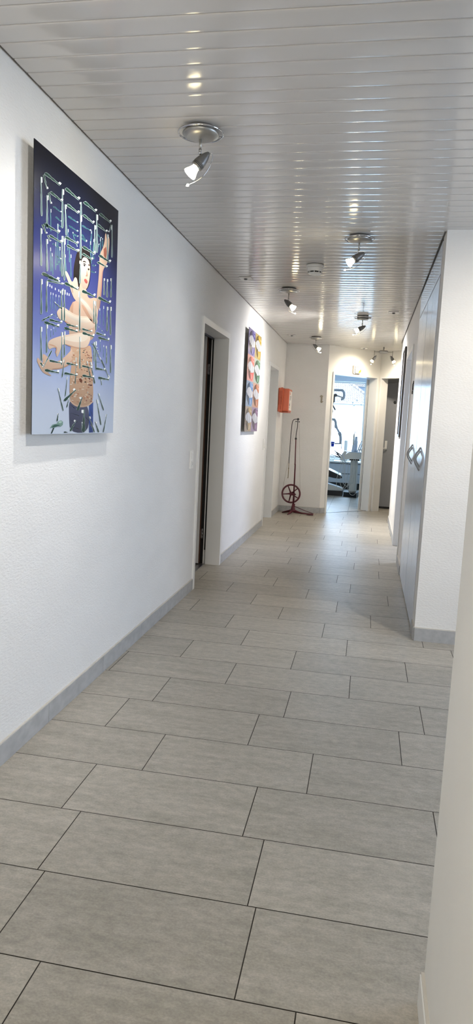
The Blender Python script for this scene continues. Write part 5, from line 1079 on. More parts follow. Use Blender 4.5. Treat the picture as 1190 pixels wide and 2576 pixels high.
(15,(236,240,240),[534,412,543,421,559,421,554,412]),
(15,(236,240,240),[664,431,672,438,686,438,682,431]),
(15,(236,240,240),[709,417,717,426,735,426,730,417]),
(15,(236,240,240),[140,435,137,439,149,443,154,441]),
(15,(236,240,240),[220,273,225,279,240,279,238,272]),
(15,(236,240,240),[369,276,374,282,388,282,386,276]),
(15,(236,240,240),[522,278,527,285,542,285,540,278]),
(15,(236,240,240),[674,282,679,290,693,290,691,282]),
(15,(236,240,240),[195,235,201,243,217,243,215,235]),
(15,(236,240,240),[367,237,373,244,390,244,388,237]),
(15,(236,240,240),[543,240,549,248,565,248,563,240]),
(15,(236,240,240),[719,244,726,253,743,253,741,244]),
(15,(236,240,240),[78,248,88,251,91,249,81,246]),
(15,(236,240,240),[91,253,83,253,74,244,81,243]),
(15,(236,240,240),[61,530,70,534,69,550,61,549]),
(15,(236,240,240),[104,532,112,536,112,550,103,550]),
(15,(236,240,240),[230,524,239,528,238,544,229,544]),
(15,(236,240,240),[254,530,262,533,262,549,253,548]),
(15,(236,240,240),[394,544,383,545,383,565,394,568]),
(15,(236,240,240),[544,544,553,547,552,559,542,558]),
(15,(236,240,240),[565,540,554,540,553,556,564,559]),
(15,(236,240,240),[654,660,663,664,662,673,653,672]),
(15,(236,240,240),[691,663,701,667,700,677,690,676]),
(15,(236,240,240),[737,675,727,675,727,686,737,689]),
(15,(236,240,240),[699,542,711,546,710,559,698,559]),
(15,(236,240,240),[741,546,753,550,752,566,740,565]),
(15,(236,240,240),[63,365,71,369,71,384,62,384]),
(15,(236,240,240),[108,383,116,386,115,399,107,399]),
(15,(236,240,240),[235,368,244,372,244,388,235,388]),
(15,(236,240,240),[259,379,267,382,266,394,259,394]),
(15,(236,240,240),[407,372,416,375,415,392,406,392]),
(15,(236,240,240),[575,375,586,378,584,394,573,394]),
(15,(236,240,240),[701,376,692,377,691,387,700,388]),
(15,(236,240,240),[753,378,765,382,764,398,751,398]),
(15,(236,240,240),[556,375,564,378,564,388,556,388]),
(15,(236,240,240),[216,162,222,164,216,175,208,175]),
(15,(236,240,240),[354,171,343,177,358,183,372,179]),
(15,(236,240,240),[288,212,282,213,285,223,291,224]),
(15,(236,240,240),[627,163,635,166,626,175,616,174]),
(15,(236,240,240),[609,129,619,132,612,147,600,147]),
(15,(236,240,240),[713,72,704,74,709,85,719,85]),
(15,(236,240,240),[210,74,202,75,203,79,211,79]),
(15,(236,240,240),[428,141,410,144,415,151,435,150]),
(15,(236,240,240),[457,84,434,86,434,98,457,99]),
(15,(236,240,240),[369,47,357,51,364,57,378,54]),
(15,(236,240,240),[595,42,608,45,602,51,588,50]),
(15,(236,240,240),[528,61,537,64,529,73,518,72]),
(15,(236,240,240),[488,291,495,294,489,302,481,301]),
(15,(236,240,240),[527,288,537,291,530,302,519,301]),
(15,(236,240,240),[371,289,366,291,367,305,372,306]),
(15,(236,240,240),[619,331,627,332,639,324,634,322]),
(15,(236,240,240),[727,261,739,262,752,252,743,249]),
(15,(236,240,240),[257,276,251,277,253,286,260,287]),
(15,(236,240,240),[645,232,652,233,651,236,644,236]),
(15,(236,240,240),[305,135,298,137,301,141,308,141]),
(15,(236,240,240),[178,486,180,488,171,490,167,488]),
(15,(236,240,240),[441,42,448,43,447,48,440,48])]

# ---------------------------------------------------------------- pictures
def print_mesh(name, items, grad, W, H, parent, to3d, tone=1, tone2=1, rnd=(), shade=()):
    """one printed sheet: gradient ground and the printed shapes, a tenth of a millimetre apart"""
    me_b = bmesh.new(); lay = me_b.loops.layers.float_color.new('Col')
    def smooth(q):
        for _ in range(2): q = [p for i in range(len(q)) for p in (tuple(q[i][k]*.75+q[(i+1) % len(q)][k]*.25 for k in (0, 1)), tuple(q[i][k]*.25+q[(i+1) % len(q)][k]*.75 for k in (0, 1)))]
        return q
    def face(pts, cols, l):
        vs_ = [me_b.verts.new(to3d(p[0], p[1], l)) for p in pts]
        try: f = me_b.faces.new(vs_)
        except ValueError: return
        for lp, c in zip(f.loops, cols): lp[lay] = [v*(tone if l in rnd else tone2) for v in lin([min(x, 255) for x in c])[:3]]+[1]
    for (v0, c0), (v1, c1) in zip(grad, grad[1:]): face([(0, v0), (W, v0), (W, v1), (0, v1)], [c0, c0, c1, c1], 0)
    for l, c, q in items:
        q = [(q[i]/1000, q[i+1]/1000) for i in range(0, len(q), 2)]
        if l in rnd and len(q) > 5: q = smooth(q)
        lo, hi = min(p[1] for p in q), max(p[1] for p in q)
        face(q, [tuple(k*(.86+.2*(p[1]-lo)/(hi-lo+1e-6)) for k in c) if l in shade else c for p in q], l)
    me = bpy.data.meshes.new(name); me_b.to_mesh(me); me_b.free(); me.materials.append(M['print'])
    o = bpy.data.objects.new(name, me); C.objects.link(o); o.parent = parent; return o
X1 = -1.179
p1 = thing('picture', (XL, 2.32, 1.188), 'large dark blue poster of a woman with many arms behind a grid of toothbrushes', 'picture')
W1, H1 = .81, .998
MB().use(M['plastic']).box((.0395, .03, .03), (.0412, W1-.03, H1-.03)).use(M['blackgloss']).box((.0412, 0, 0), (X1-XL+.0005, W1, H1)).build('panel', None, p1)  # white back sheet added to brighten the gap behind the panel
MB().box((0, .2, .3), (.0395, W1-.2, H1-.12)).build('spacer', M['steel'], p1)
print_mesh('print', ART1, [(0, (196, 206, 222)), (.12, (184, 194, 214)), (.24, (156, 170, 204)), (.36, (112, 124, 178)), (.5, (80, 88, 150)), (.64, (58, 66, 126)), (.76, (38, 46, 92)), (.87, (20, 26, 52)), (H1, (10, 13, 28))], W1, H1, p1,
           lambda u, v, l: (X1-XL+.001+l*.0001, u, v), .53, .74, range(5, 13), (6, 7, 8, 9, 10, 11))
X2 = -1.19
p2 = thing('picture', (XL, 6.735, 1.172), 'tall poster of eight open mouths in coloured squares', 'picture')
W2, H2 = .80, 1.0
MB().use(M['plastic']).box((.0285, .03, .03), (.030, W2-.03, H2-.03)).use(M['blackgloss']).box((.030, 0, 0), (X2-XL+.0005, W2, H2)).build('panel', None, p2)  # same pale backing, added to lift the dark gap at the wall
MB().box((0, .2, .3), (.0285, W2-.2, H2-.12)).build('spacer', M['steel'], p2)
ART2 = []
cells = [((92, 82, 168), (150, 140, 192)), ((206, 172, 62), (190, 168, 112)), ((238, 108, 98), (238, 172, 162)), ((82, 136, 98), (184, 196, 184)), ((108, 152, 210), (160, 176, 198)), ((208, 126, 88), (208, 164, 142)), ((194, 160, 112), (186, 166, 148)), ((146, 104, 148), (170, 148, 176))]
mix = lambda a, b, t: tuple(a[i]*(1-t)+b[i]*t for i in range(3))
for i, (c, bgc) in enumerate(cells):
    u0 = (i % 2)*.4; v0 = (3-i//2)*.25
    def poly(l, col, pts): ART2.append((l, col, [z for x, y in pts for z in ((u0+x*.4)*1000, (v0+y*.25)*1000)]))
    poly(1, bgc, [(0, 0), (1, 0), (1, 1), (0, 1)])
    poly(2, mix(c, (26, 18, 18), .78), [(.05, .56), (.12, .72), (.3, .84), (.5, .88), (.75, .82), (1, .74), (1, .36), (.85, .2), (.6, .14), (.3, .24), (.12, .42)])
    for k, (a, b_, t, lo) in enumerate([(.09, .17, .70, .50), (.19, .30, .76, .44), (.33, .46, .80, .40), (.49, .69, .80, .34), (.72, .98, .78, .33)]):
        poly(3, (240, 240, 246), [(a, lo+.05), (a+.02, lo+.01), ((a+b_)/2, lo-.01), (b_-.015, lo), (b_, lo+.05), (b_, t), (a, t)])
        poly(4, (206, 206, 214), [(a, lo+.05), (a+.02, lo+.01), (a+.03, lo+.03), (a+.025, t), (a, t)])
    poly(5, mix(c, (36, 26, 26), .55), [(.03, .56), (.10, .74), (.26, .90), (.46, .95), (.60, .97), (.60, .80), (.44, .76), (.28, .74), (.14, .66)])
    poly(6, c, [(.44, .93), (.62, .98), (.78, .88), (.92, .93), (1, .84), (1, .60), (.90, .62), (.74, .70), (.52, .77)])
    poly(7, mix(c, (255, 255, 255), .4), [(.64, .93), (.78, .84), (.90, .86), (.95, .78), (.84, .76), (.68, .84)])
    poly(5, mix(c, (36, 26, 26), .55), [(.03, .56), (.09, .40), (.2, .23), (.36, .11), (.52, .04), (.58, .2), (.46, .33), (.28, .41), (.14, .50)])
    poly(6, c, [(.50, .05), (.7, .02), (.88, .10), (.98, .30), (1, .42), (.84, .36), (.64, .33), (.44, .35), (.54, .2)])
    poly(7, mix(c, (255, 255, 255), .45), [(.60, .10), (.71, .07), (.76, .18), (.72, .29), (.64, .28)])
print_mesh('print', ART2, [(0, (180, 170, 170)), (H2, (180, 170, 170))], W2, H2, p2, lambda u, v, l: (X2-XL+.001+l*.0001, u, v), .52, .52, (2, 5, 6, 7))
p3 = thing('picture', (XR, 8.08, 1.18), 'framed picture in a dark frame seen edge-on on the right wall', 'picture')
b = MB(); D = -.022; W3, H3 = .45, 1.0
for a0, a1, z0, z1 in ((0, .03, 0, H3), (W3-.03, W3, 0, H3), (.03, W3-.03, 0, .03), (.03, W3-.03, H3-.03, H3)): b.box((-.004, a0, z0), (D, a1, z1))
b.build('picture_frame', mat('dark_brown_frame', (44, 36, 34), .35), p3)
MB().box((-.004, .03, .03), (-.008, W3-.03, H3-.03)).build('print', M['art3'], p3)
MB().box((-.009, .03, .03), (-.011, W3-.03, H3-.03)).build('glazing', M['greyglass'], p3)

# ---------------------------------------------------------------- spot lamps
def spot_head(parent, p, a, k=1.0, power=60, name='lamp_head', angle=80, col=None):
    """bullet shaped head; p = ball joint, a = direction of the beam"""
    a = Vector(a).normalized(); up = Vector((0, 0, 1)); s_ = (up-a*up.dot(a)).normalized()
    o = Vector(p)-s_*.024*k-a*.028*k                         # tip of the bullet on its axis + offset
    tip = o-a*.0*k
    h = MB().use(M['darksatin'])
    h.lathe([(0, 0), (.006*k, .003*k), (.012*k, .014*k), (.018*k, .030*k), (.022*k, .048*k), (.0235*k, .058*k), (.0235*k, .060*k)], tip, a, 28)
    h.use(M['black']).lathe([(.0215*k, .059*k), (.0215*k, .075*k)], tip, a, 28)
    h.use(M['darksatin'])
    for q in (.0625, .068, .0735): h.lathe([(.0200*k, q*k-.0018*k), (.0235*k, q*k-.0018*k), (.0232*k, q*k+.0018*k), (.02*k, q*k+.0018*k)], tip, a, 28)
    h.use(M['chrome']).lathe([(.0205*k, .0755*k), (.0205*k, .080*k), (.017*k, .081*k)], tip, a, 28)
    head = h.build(name, None, parent)
    MB().ball(Vector(p), .0075*k).tube([Vector(p), Vector(p)-s_*.012*k], .004*k).build('swivel_joint', M['chrome'], head)
    b = MB().use(M['bulb']).lathe([(.014*k, .080*k), (.016*k, .087*k), (.019*k, .096*k), (.0245*k, .108*k), (.0262*k, .113*k), (.0262*k, .116*k)], tip, a, 28, close=False)
    b.use(M['face']).lathe([(.0262*k, .116*k), (.02*k, .1145*k), (0, .114*k)], tip, a, 28, close=False)
    b.build('halogen_bulb', None, head)
    sd = -s_
    pts = [tip+a*.0*k+sd*.002*k, tip-a*.004*k+sd*.012*k, tip+a*.012*k+sd*.026*k, tip+a*.045*k+sd*.038*k, tip+a*.085*k+sd*.042*k, tip+a*.118*k+sd*.036*k, tip+a*.148*k+sd*.024*k]
    wr = MB().curve(pts, .0013*k, 6).build('bow_wire', M['chrome'], head)
    MB().lathe([(0, -.002), (.0045*k, .0), (.0055*k, .005*k), (0, .013*k)], pts[-1], (pts[-1]-pts[-2]).normalized(), 12).build('wire_tip', M['glowtip'], wr)
    if power:
        l = bpy.data.lights.new('halogen_beam', 'SPOT'); l.energy = power; l.color = col or BEAM; l.spot_size = math.radians(angle); l.spot_blend = 1.0; l.shadow_soft_size = .02
        lo = bpy.data.objects.new('halogen_beam', l); C.objects.link(lo); lo.parent = parent
        lo.location = tip+a*.122*k; lo.rotation_euler = a.to_track_quat('-Z', 'Y').to_euler()
def spot_lamp(x, y, a, label, power=60, turned=False, angle=80, col=None):
    t = thing('ceiling_spotlight', (x, y, ZC), label, 'lamp', 'ceiling spotlights along the hallway')
    if not turned:
        MB().lathe([(.054, 0), (.060, -.002), (.0605, -.020), (.056, -.021)], seg=48).build('base', M['darksatin'], t)
        MB().lathe([(.0715, -.0205), (.0722, -.0225), (.068, -.030), (.050, -.0375), (.026, -.0415), (0, -.0428)], seg=48).build('dome', M['satin'], t)
    else:
        MB().rbox((-.057, -.03, -.034), (.057, .03, -.001), .004).build('base', M['darksatin'], t)
        MB().lathe([(.056, -.035), (.057, -.037), (.05, -.042), (0, -.045)], seg=40).build('dome', M['satin'], t)
        for dy in (-.02, .02):
            s_ = MB().tube([(.055, dy, -.018), (.082, dy, -.018)], .0025).lathe([(.006, 0), (.006, .006)], (.08, dy, -.018), (1, 0, 0), 12); s_.build('fixing_screw', M['steel'], t)
    r = MB().torus((0, 0, -.020), (0, 0, 1), .0875, .0028, 56, .004)
    for q in (0.5, 2.6, 4.7): r.tube([(math.cos(q)*.059, math.sin(q)*.059, -.018), (math.cos(q)*.087, math.sin(q)*.087, -.020)], .002)
    r.build('chrome_ring', M['chrome'], t)
    MB().tube([(0, 0, -.040), (0, 0, -.078)], .0048).lathe([(.0062, -.078), (.0062, -.086), (.004, -.088)], seg=16).build('stem', M['satin'], t)
    spot_head(t, (0, 0, -.092), a, 1.0, power=power, angle=angle, col=col)
    return t

spot_lamp(-.723, 2.80, (-.60, -.22, -.76), 'nearest ceiling spotlight, above the big blue poster, pointing left', 40, angle=110)
spot_lamp(-.130, 4.36, (-.80, -.16, -.57), 'ceiling spotlight nearest the white cupboards, pointing left', 9, angle=80)
spot_lamp(-.735, 6.00, (.74, -.12, -.64), 'ceiling spotlight behind the smoke detector, pointing right', 22)
spot_lamp(-.135, 7.40, (-.86, -.02, -.48), 'ceiling spotlight with open box base and two side screws', 115, angle=120, turned=True)
spot_lamp(-.742, 9.20, (.78, -.20, -.60), 'farthest single ceiling spotlight, near the end wall', 480, angle=105)
spot_lamp(-.130, 1.28, (-.64, .55, -.55), 'ceiling spotlight just above the viewpoint', 72, angle=80)
spot_lamp(1.35, 2.80, (-.33, .78, -.53), 'ceiling spotlight in the side hall, aimed at the corner wall', 102, angle=85, col=(1, .92, .80))
spot_lamp(-.72, -.45, (.80, .25, -.55), 'added unseen ceiling spotlight behind the viewpoint, brightening the near right wall', 125, angle=110, col=(1, .95, .86))  # unseen lamp added to brighten the near right wall, continuing the row
t = thing('twin_spotlight', (.135, 10.18, ZC), 'twin spotlight bar with two lit heads in front of the far doors', 'lamp')
MB().lathe([(.010, 0), (.010, -.05)], seg=16).build('base', M['satin'], t)
MB().lathe([(.0, -.06), (.018, -.058), (.022, -.045), (.024, 0), (.022, .045), (.018, .058), (0, .06)], (0, 0, -.066), (1, 0, 0), 28).build('bar_body', M['satin'], t)
for sg in (-1, 1):
    MB().tube([(sg*.05, 0, -.066), (sg*.125, 0, -.066)], .004).tube([(sg*.125, 0, -.05), (sg*.125, 0, -.118)], .005).build('arm', M['satin'], t)
    spot_head(t, (sg*.125, 0, -.124), (-.55, .36, -.75) if sg < 0 else (.5, .42, -.74), .95, power=34 if sg < 0 else 60, angle=150, col=(1, .88, .70))

# ---------------------------------------------------------------- ceiling fittings
t = thing('smoke_detector', (-.452, 5.13, ZC), 'round white smoke detector on the ceiling', 'smoke detector')
MB().lathe([(.059, 0), (.059, -.003)], seg=40).build('black_base_ring', M['black'], t)
MB().lathe([(.062, -.003), (.0625, -.02), (.0605, -.0215)], seg=40).build('base', M['plastic'], t)
MB().lathe([(.0575, -.0235), (.058, -.025), (.052, -.048), (.0515, -.049)], seg=40).lathe([(.0555, -.0195), (.0555, -.0245)], seg=40).build('body', M['plastic'], t)
MB().lathe([(.043, -.048), (.043, -.058)], seg=40).build('vent_band', M['black'], t)
b = MB().lathe([(.048, -.0575), (.0475, -.060), (.040, -.0655), (.02, -.069), (0, -.070)], seg=40)
for k in range(8):
    q = k*PI/4+PI/2; b.tube([(math.cos(q)*.046, math.sin(q)*.046, -.047), (math.cos(q)*.046, math.sin(q)*.046, -.059)], .0035, 6)
b.build('cap', M['plastic'], t)
def plate(x, y, label, s_=.048):
    t = thing('ceiling_sensor', (x, y, ZC), label, 'sensor', 'small square sensors in the ceiling')
    MB().rbox((-s_, -s_, -.006), (s_, s_, -.0003), .002).build('plate', M['plastic'], t)
    MB().lathe([(.013, -.006), (.014, -.010), (.010, -.018), (0, -.019)], seg=20).build('knob', M['darksatin'], t)
plate(-1.035, 5.60, 'square ceiling sensor above the first door on the left')
plate(.163, 7.13, 'square ceiling sensor to the right of the open box spotlight')
plate(-1.043, 9.08, 'square ceiling sensor in the far left ceiling corner')
plate(-.14, 10.34, 'square ceiling sensor above the yellow printed wall box')

# ---------------------------------------------------------------- wall fittings on the left
def switch(y, z, label):
    t = thing('light_switch', (XL, y, z), label, 'switch', 'light switches on the left wall')
    MB().rbox((.0003, -.04, -.065), (.010, .04, .065), .003).build('plate', M['plastic'], t)
    MB().rbox((.010, -.022, .004), (.014, .022, .05), .002).build('rocker', M['plastic'], t)
    s_ = MB().use(M['plastic']).lathe([(.02, 0), (.021, .003), (.018, .005)], (.010, 0, -.028), (1, 0, 0), 24); s_.use(M['black'])
    for dz in (-.008, 0, .008): s_.lathe([(.0025, 0), (.0025, .0008)], (.0151, 0, -.028+dz), (1, 0, 0), 8)
    s_.build('socket', None, t)
switch(4.80, .985, 'white light switch beside the first door on the left')
switch(8.30, 1.01, 'white light switch between the mouth poster and the second door')
# orange case
t = thing('first_aid_case', (XL, 9.42, 1.43), 'orange plastic emergency case hanging on the wall above the old treadle machine', 'case')
L_, Hh, Dp = .34, .305, .150
MB().rbox((.062, 0, 0), (Dp, L_, Hh), .012, 3).build('lid', M['orange'], t)
MB().rbox((.003, -.004, -.006), (.060, L_+.004, Hh+.008), .010, 3).rbox((.052, -.008, -.010), (.066, L_+.008, Hh+.006), .003).build('shell', M['orange'], t)
MB().rbox((.012, -.012, .09), (.050, -.003, .20), .004).rbox((.008, -.008, .21), (.048, -.003, .27), .003).rbox((.02, -.008, .03), (.048, -.003, .08), .003).build('latch', M['orange2'], t)
MB().rbox((.03, .04, Hh+.006), (.055, .30, Hh+.016), .004).build('handle', M['orange2'], t)
MB().rbox((.03, -.012, -.014), (.145, L_, -.004), .003).build('bracket', M['orange2'], t)
b = MB().use(M['sticker']).box((Dp+.0004, .02, .02), (Dp+.001, L_-.02, Hh-.03)); b.use(M['orange'])
b.box((Dp+.001, .05, .225), (Dp+.0014, .14, .262)); b.use(M['ink'])
for z in (.205, .19, .175, .16): b.box((Dp+.001, .06, z), (Dp+.0014, .06+R.uniform(.12, .2), z+.006))
b.box((Dp+.001, .05, .075), (Dp+.0014, .11, .11)); b.box((Dp+.001, .05, .05), (Dp+.0014, .09, .062))
b.build('label', None, t)

# ---------------------------------------------------------------- old treadle dental engine
t = thing('treadle_dental_engine', (-.972, 9.80, 0), 'antique dark red treadle dental engine with spoked flywheel in the corner', 'treadle machine')
b = MB()
for (x, y, h0) in ((-.16, .05, .0), (-.055, -.155, .0), (.09, .16, .0)):
    b.tube([(0, 0, .055), (x*.35, y*.35, .036), (x*.8, y*.8, .017), (x, y, .008)], [.024, .018, .011, .007], 10)
b.lathe([(.030, .03), (.034, .05), (.028, .085), (.020, .115), (.017, .14)], seg=18)
b.build('base', M['red'], t)
b = MB().tube([(.01, -.01, .035), (.14, -.015, .022), (.275, -.02, .020)], [.016, .012, .010], 8)
b.rbox((.20, -.055, .008), (.295, .02, .026), .004); b.build('treadle', M['red'], t)
MB().tube([(.016, -.01, .115), (.16, -.02, .066), (.293, -.03, .030)], .0045, 8).build('connecting_rod', M['red'], t)
b = MB().tube([(0, 0, .10), (.002, 0, .27), (.0, 0, .30)], [.015, .0125, .0115], 14).rbox((.006, -.018, .10), (.026, .012, .150), .004).tube([(.0, .0, .3), (-.004, 0, .70), (-.006, 0, .705)], [.0105, .0095, .0115], 14)
b.tube([(-.006, 0, .700), (-.007, 0, .72), (-.016, 0, 1.06)], [.0115, .0085, .0078], 12); b.build('column', M['red'], t)
hx, hz = -.043, .285
b = MB().torus((hx, .035, hz), (0, 1, 0), .126, .0125, 64, .016)
for k in range(5):
    q = k*PI*.4+.73; b.tube([(hx+math.cos(q)*.010, .035, hz+math.sin(q)*.010), (hx+math.cos(q)*.035, .035, hz+math.sin(q)*.035), (hx+math.cos(q)*.120, .035, hz+math.sin(q)*.120)], [.017, .010, .0062], 8)
b.lathe([(.02, -.018), (.022, -.012), (.022, .012), (.016, .02)], (hx, .035, hz), (0, 1, 0), 20); b.build('flywheel', M['red'], t)
MB().tube([(hx, .03, hz), (hx, -.02, hz)], .010, 12).rbox((hx-.012, -.03, hz-.016), (.022, -.012, hz+.016), .004).tube([(.012, -.012, hz-.005), (.03, -.03, hz)], .008).build('crank', M['red'], t)
MB().lathe([(.013, 1.055), (.014, 1.06), (.014, 1.075), (.010, 1.08)], (-.016, 0, 0), seg=16).tube([(-.03, 0, 1.066), (-.002, 0, 1.066)], .0045).build('collar', M['hose'], t)
b = MB().curve([(-.016, 0, 1.075), (-.015, 0, 1.13), (-.009, 0, 1.19), (-.004, 0, 1.22), (-.003, 0, 1.29), (-.003, 0, 1.33)], .0052, 8); b.build('upper_arm', M['hose'], t)
b = MB().ball((.0, 0, 1.338), .0165).tube([(-.03, 0, 1.305), (.018, 0, 1.303)], .003); b.lathe([(.008, -.004), (.008, .004)], (-.028, 0, 1.305), (0, 1, 0), 12).lathe([(.008, -.004), (.008, .004)], (.018, 0, 1.303), (0, 1, 0), 12); b.build('pulley_head', M['hose'], t)
b = MB().curve([(0, 0, 1.338), (-.035, -.006, 1.336), (-.062, -.012, 1.325), (-.078, -.016, 1.28), (-.086, -.018, 1.14), (-.090, -.02, .95), (-.092, -.02, .715)], .0050, 8, 8); b.build('flexible_shaft', M['hose'], t)
b = MB().tube([(-.092, -.02, .715), (-.092, -.02, .65)], .0040, 10).tube([(-.092, -.02, .655), (-.092, -.02, .64)], .0065, 10).tube([(-.092, -.02, .64), (-.092, -.02, .515)], .0046, 10).tube([(-.092, -.02, .515), (-.098, -.02, .508)], .006, 10); b.build('handpiece', M['brass'], t)
MB().tube([(-.028, 0, 1.305), (hx-.128, .035, hz+.03)], .0014, 5).tube([(.018, 0, 1.303), (hx+.128, .035, hz+.03)], .0014, 5).build('drive_cord', M['string'], t)
# numeral one on the end wall
t = MB(); cx, cz = -.683, 1.640
pts = [(-.014, .030), (-.020, .032), (-.030, .028), (-.022, .042), (-.006, .056), (.006, .050), (.016, .044), (.024, .038), (.014, .034), (.012, .020), (.012, -.030), (.016, -.034), (.028, -.028), (.022, -.040), (.004, -.056), (-.006, -.054), (-.014, -.042), (-.012, -.020), (-.012, .020)]
t.prism([(x, 0, z) for x, z in pts], (0, -.010, 0)); t.prism([(x*.45+.0005, -.010, z*.9) for x, z in pts], (0, -.003, 0))
o = t.build('door_number', M['pewter']); o.location = (cx, 10.0795, cz); tag(o, 'small pewter numeral 1 on the end wall beside the treatment room door', 'number')
# wall box above the treatment room door
a0, a1 = .47, .61
o3 = (PA[0]+UA[0]*a0, PA[1]+UA[1]*a0, 2.03); t = thing('emergency_light', o3, 'white wall box with yellow print above the treatment room door', 'light')
t.rotation_euler.z = math.atan2(UA[1], UA[0])
MB().rbox((0, -.040, 0), (.125, -.001, .125), .006, 3).build('housing', M['plastic'], t)
MB().rbox((.012, -.062, .010), (.120, -.040, .118), .010, 3).build('front_cover', M['plastic'], t)
b = MB().prism([(.06, -.0621, .014), (.085, -.0621, .016), (.115, -.0621, .03), (.12, -.0621, .055), (.108, -.0621, .075), (.095, -.0621, .06), (.075, -.0621, .045)], (0, -.0006, 0)); b.prism([(.035, -.0621, .095), (.055, -.0621, .09), (.052, -.0621, .118)], (0, -.0006, 0)); b.build('yellow_print', M['yellow'], t)

# ---------------------------------------------------------------- white cupboards built in on the right
def cupboard(y0, y1, label):
    t = thing('built_in_cupboard', (XR, y0, 0), label, 'cupboard', 'white gloss cupboards')
    W = y1-y0; XF = -.004
    b = MB(); b.box((.02, .002, .03), (.6, .02, 2.19)).box((.02, W-.02, .03), (.6, W-.002, 2.19)).box((.58, .02, .03), (.6, W-.02, 2.19)).box((.02, .02, 2.17), (.58, W-.02, 2.19)).box((.02, .02, .03), (.58, W-.02, .05))
    b.build('body', M['gloss'], t)
    MB().box((.006, .0, 0), (.6, W, .03)).build('plinth', M['darksatin'], t)
    for k in range(2):
        d0 = .002+k*W/2; d1 = W/2-.002+k*W/2
        dr = MB().rbox((XF-.0, d0, .012), (.018, d1, 2.186), .0015).build('door', M['gloss'], t)
        yh = W/2+(-.022 if k == 0 else .022); zc = 1.075
        b = MB()
        for f_, rr in ((1, .0042), (.70, .0036)):
            b.curve([(XF-.0005, yh, zc+.074*f_+.004), (XF-.013*f_, yh, zc+.056*f_), (XF-.029*f_, yh, zc+.030*f_), (XF-.038*f_, yh, zc), (XF-.029*f_, yh, zc-.030*f_), (XF-.013*f_, yh, zc-.056*f_), (XF-.0005, yh, zc-.074*f_-.004)], rr, 8)
        b.build('handle', M['steel'], dr)
    return t
cupboard(4.435, 5.285, 'white gloss cupboard nearest the corner wall, with paired bow handles')
cupboard(5.295, 6.145, 'white gloss cupboard next to the far doorway, with paired bow handles')
o = MB().rbox((XR-.004, 4.432, 2.195), (XR+.5, 6.148, ZC-.012), .001).build('filler_panel', M['gloss']); tag(o, 'white gloss filler panel above the cupboards', 'panel')
o = MB().tube([(0, 0, .055), (-.006, .004, .03), (-.006, 0, -.02)], .005).rbox((-.012, -.006, -.055), (-.002, .008, -.022), .003).lathe([(.009, 0), (.009, .006)], (0, 0, .05), (-1, 0, 0), 12).build('wall_hook', M['black']); o.location = (XR-.0003, 6.30, 1.63); tag(o, 'small black hook on the white wall beside the cupboards', 'hook')

# ---------------------------------------------------------------- treatment room
YU = 12.9
t = thing('dental_unit', (-.215, YU+.1, 0), 'pale dental delivery unit on a column with hanging hoses', 'dental unit')
def rel(p): return (p[0]+.215, p[1]-YU-.1, p[2])
def rl(ps): return [rel(p) for p in ps]
b = MB(); b.prism(rl([(-.365, 12.79, 0.0), (-.13, 12.70, 0.0), (-.06, 13.25, 0.0), (-.365, 13.3, 0.0)]), (0, 0, .085)); b.build('foot', M['navy'], t)
MB().rbox(rel((-.275, 12.86, .085)), rel((-.145, 13.12, .665)), .02, 3).build('column', M['unit'], t)
MB().rbox(rel((-.30, 12.88, .655)), rel((-.12, 13.08, .69)), .01).build('swivel_mount', M['blackgloss'], t)
b = MB(); pr = [(-.43, .672), (-.30, .69), (.10, .70), (.10, .815), (-.30, .805), (-.345, .79), (-.385, .755)]
b.prism(rl([(x, 12.74, z) for x, z in pr]), (0, .34, 0)); tray = b.build('tray', M['unit'], t)
MB().rbox(rel((-.36, 12.76, .808)), rel((.09, 13.06, .822)), .004).build('tray_mat', M['bluegrey'], tray)
b = MB().prism(rl([(-.475, 12.78, .665), (-.44, 12.78, .655), (-.355, 12.78, .80), (-.375, 12.78, .835), (-.40, 12.78, .825), (-.44, 12.78, .77)]), (0, .22, 0)); b.build('instrument_holder', M['unit'], t)
hs = [((-.458, 12.80, .712), (-.576, 12.78, .831)), ((-.462, 12.84, .705), (-.578, 12.80, .738)), ((-.466, 12.88, .72), (-.56, 12.84, .775)), ((-.45, 12.92, .735), (-.54, 12.88, .80)), ((-.355, 12.76, .60), (-.428, 12.72, .775))]
ends = [(-.44, 12.80), (-.40, 12.82), (-.385, 12.86), (-.37, 12.90), (-.36, 12.74)]
for i, (p, q) in enumerate(hs):
    p, q = Vector(p), Vector(q); mid = p.lerp(q, .55)
    MB().tube(rl([p, mid, q]), [.009, .0085, .005], 10).build('handpiece', M['navy'] if i < 4 else M['bluegrey'], t)
    x, y = ends[i]; lo = .12+.035*i
    MB().curve(rl([p, (x-.005, y-.02, .55), (x-.06+.02*i, y-.05, .32), (x-.045+.03*i, y-.06, lo+.04), (x+.03+.03*i, y-.05, lo), (x+.11+.012*i, y-.02, lo+.14), (x+.13+.012*i, y, .5), (x+.13, y, .675)]), .0042, 8).build('hose', M['tubing'], t)
for x, lo in ((-.20, .10), (-.17, .05)):
    MB().curve(rl([(x-.02, 12.74, .69), (x-.04, 12.70, .5), (x-.09, 12.68, lo+.1), (x-.05, 12.67, lo), (x+.03, 12.68, lo+.05), (x+.035, 12.72, .4), (x+.02, 12.75, .69)]), .0040, 8).build('hose', M['tubing'], t)
MB().rbox(rel((-.10, 12.80, .815)), rel((.09, 13.04, .915)), .03, 3).tube([rel((-.13, 12.79, .865)), rel((-.128, 12.785, .865))], .012).tube([rel((-.10, 12.79, .865)), rel((-.098, 12.785, .865))], .012).build('control_head', M['unit'], t)
def on_tray(b, name, m, label, cat, loc):
    o = b.build(name, M[m]); o.location = loc; return tag(o, label, cat)
on_tray(MB().lathe([(.032, 0), (.033, .02), (.033, .19), (.026, .20), (.022, .26), (.024, .262), (.024, .272), (0, .275)], seg=24), 'dispenser_bottle', 'bluegrey', 'grey dispenser bottle standing on the dental unit tray', 'bottle', (-.205, 12.92, .8225))
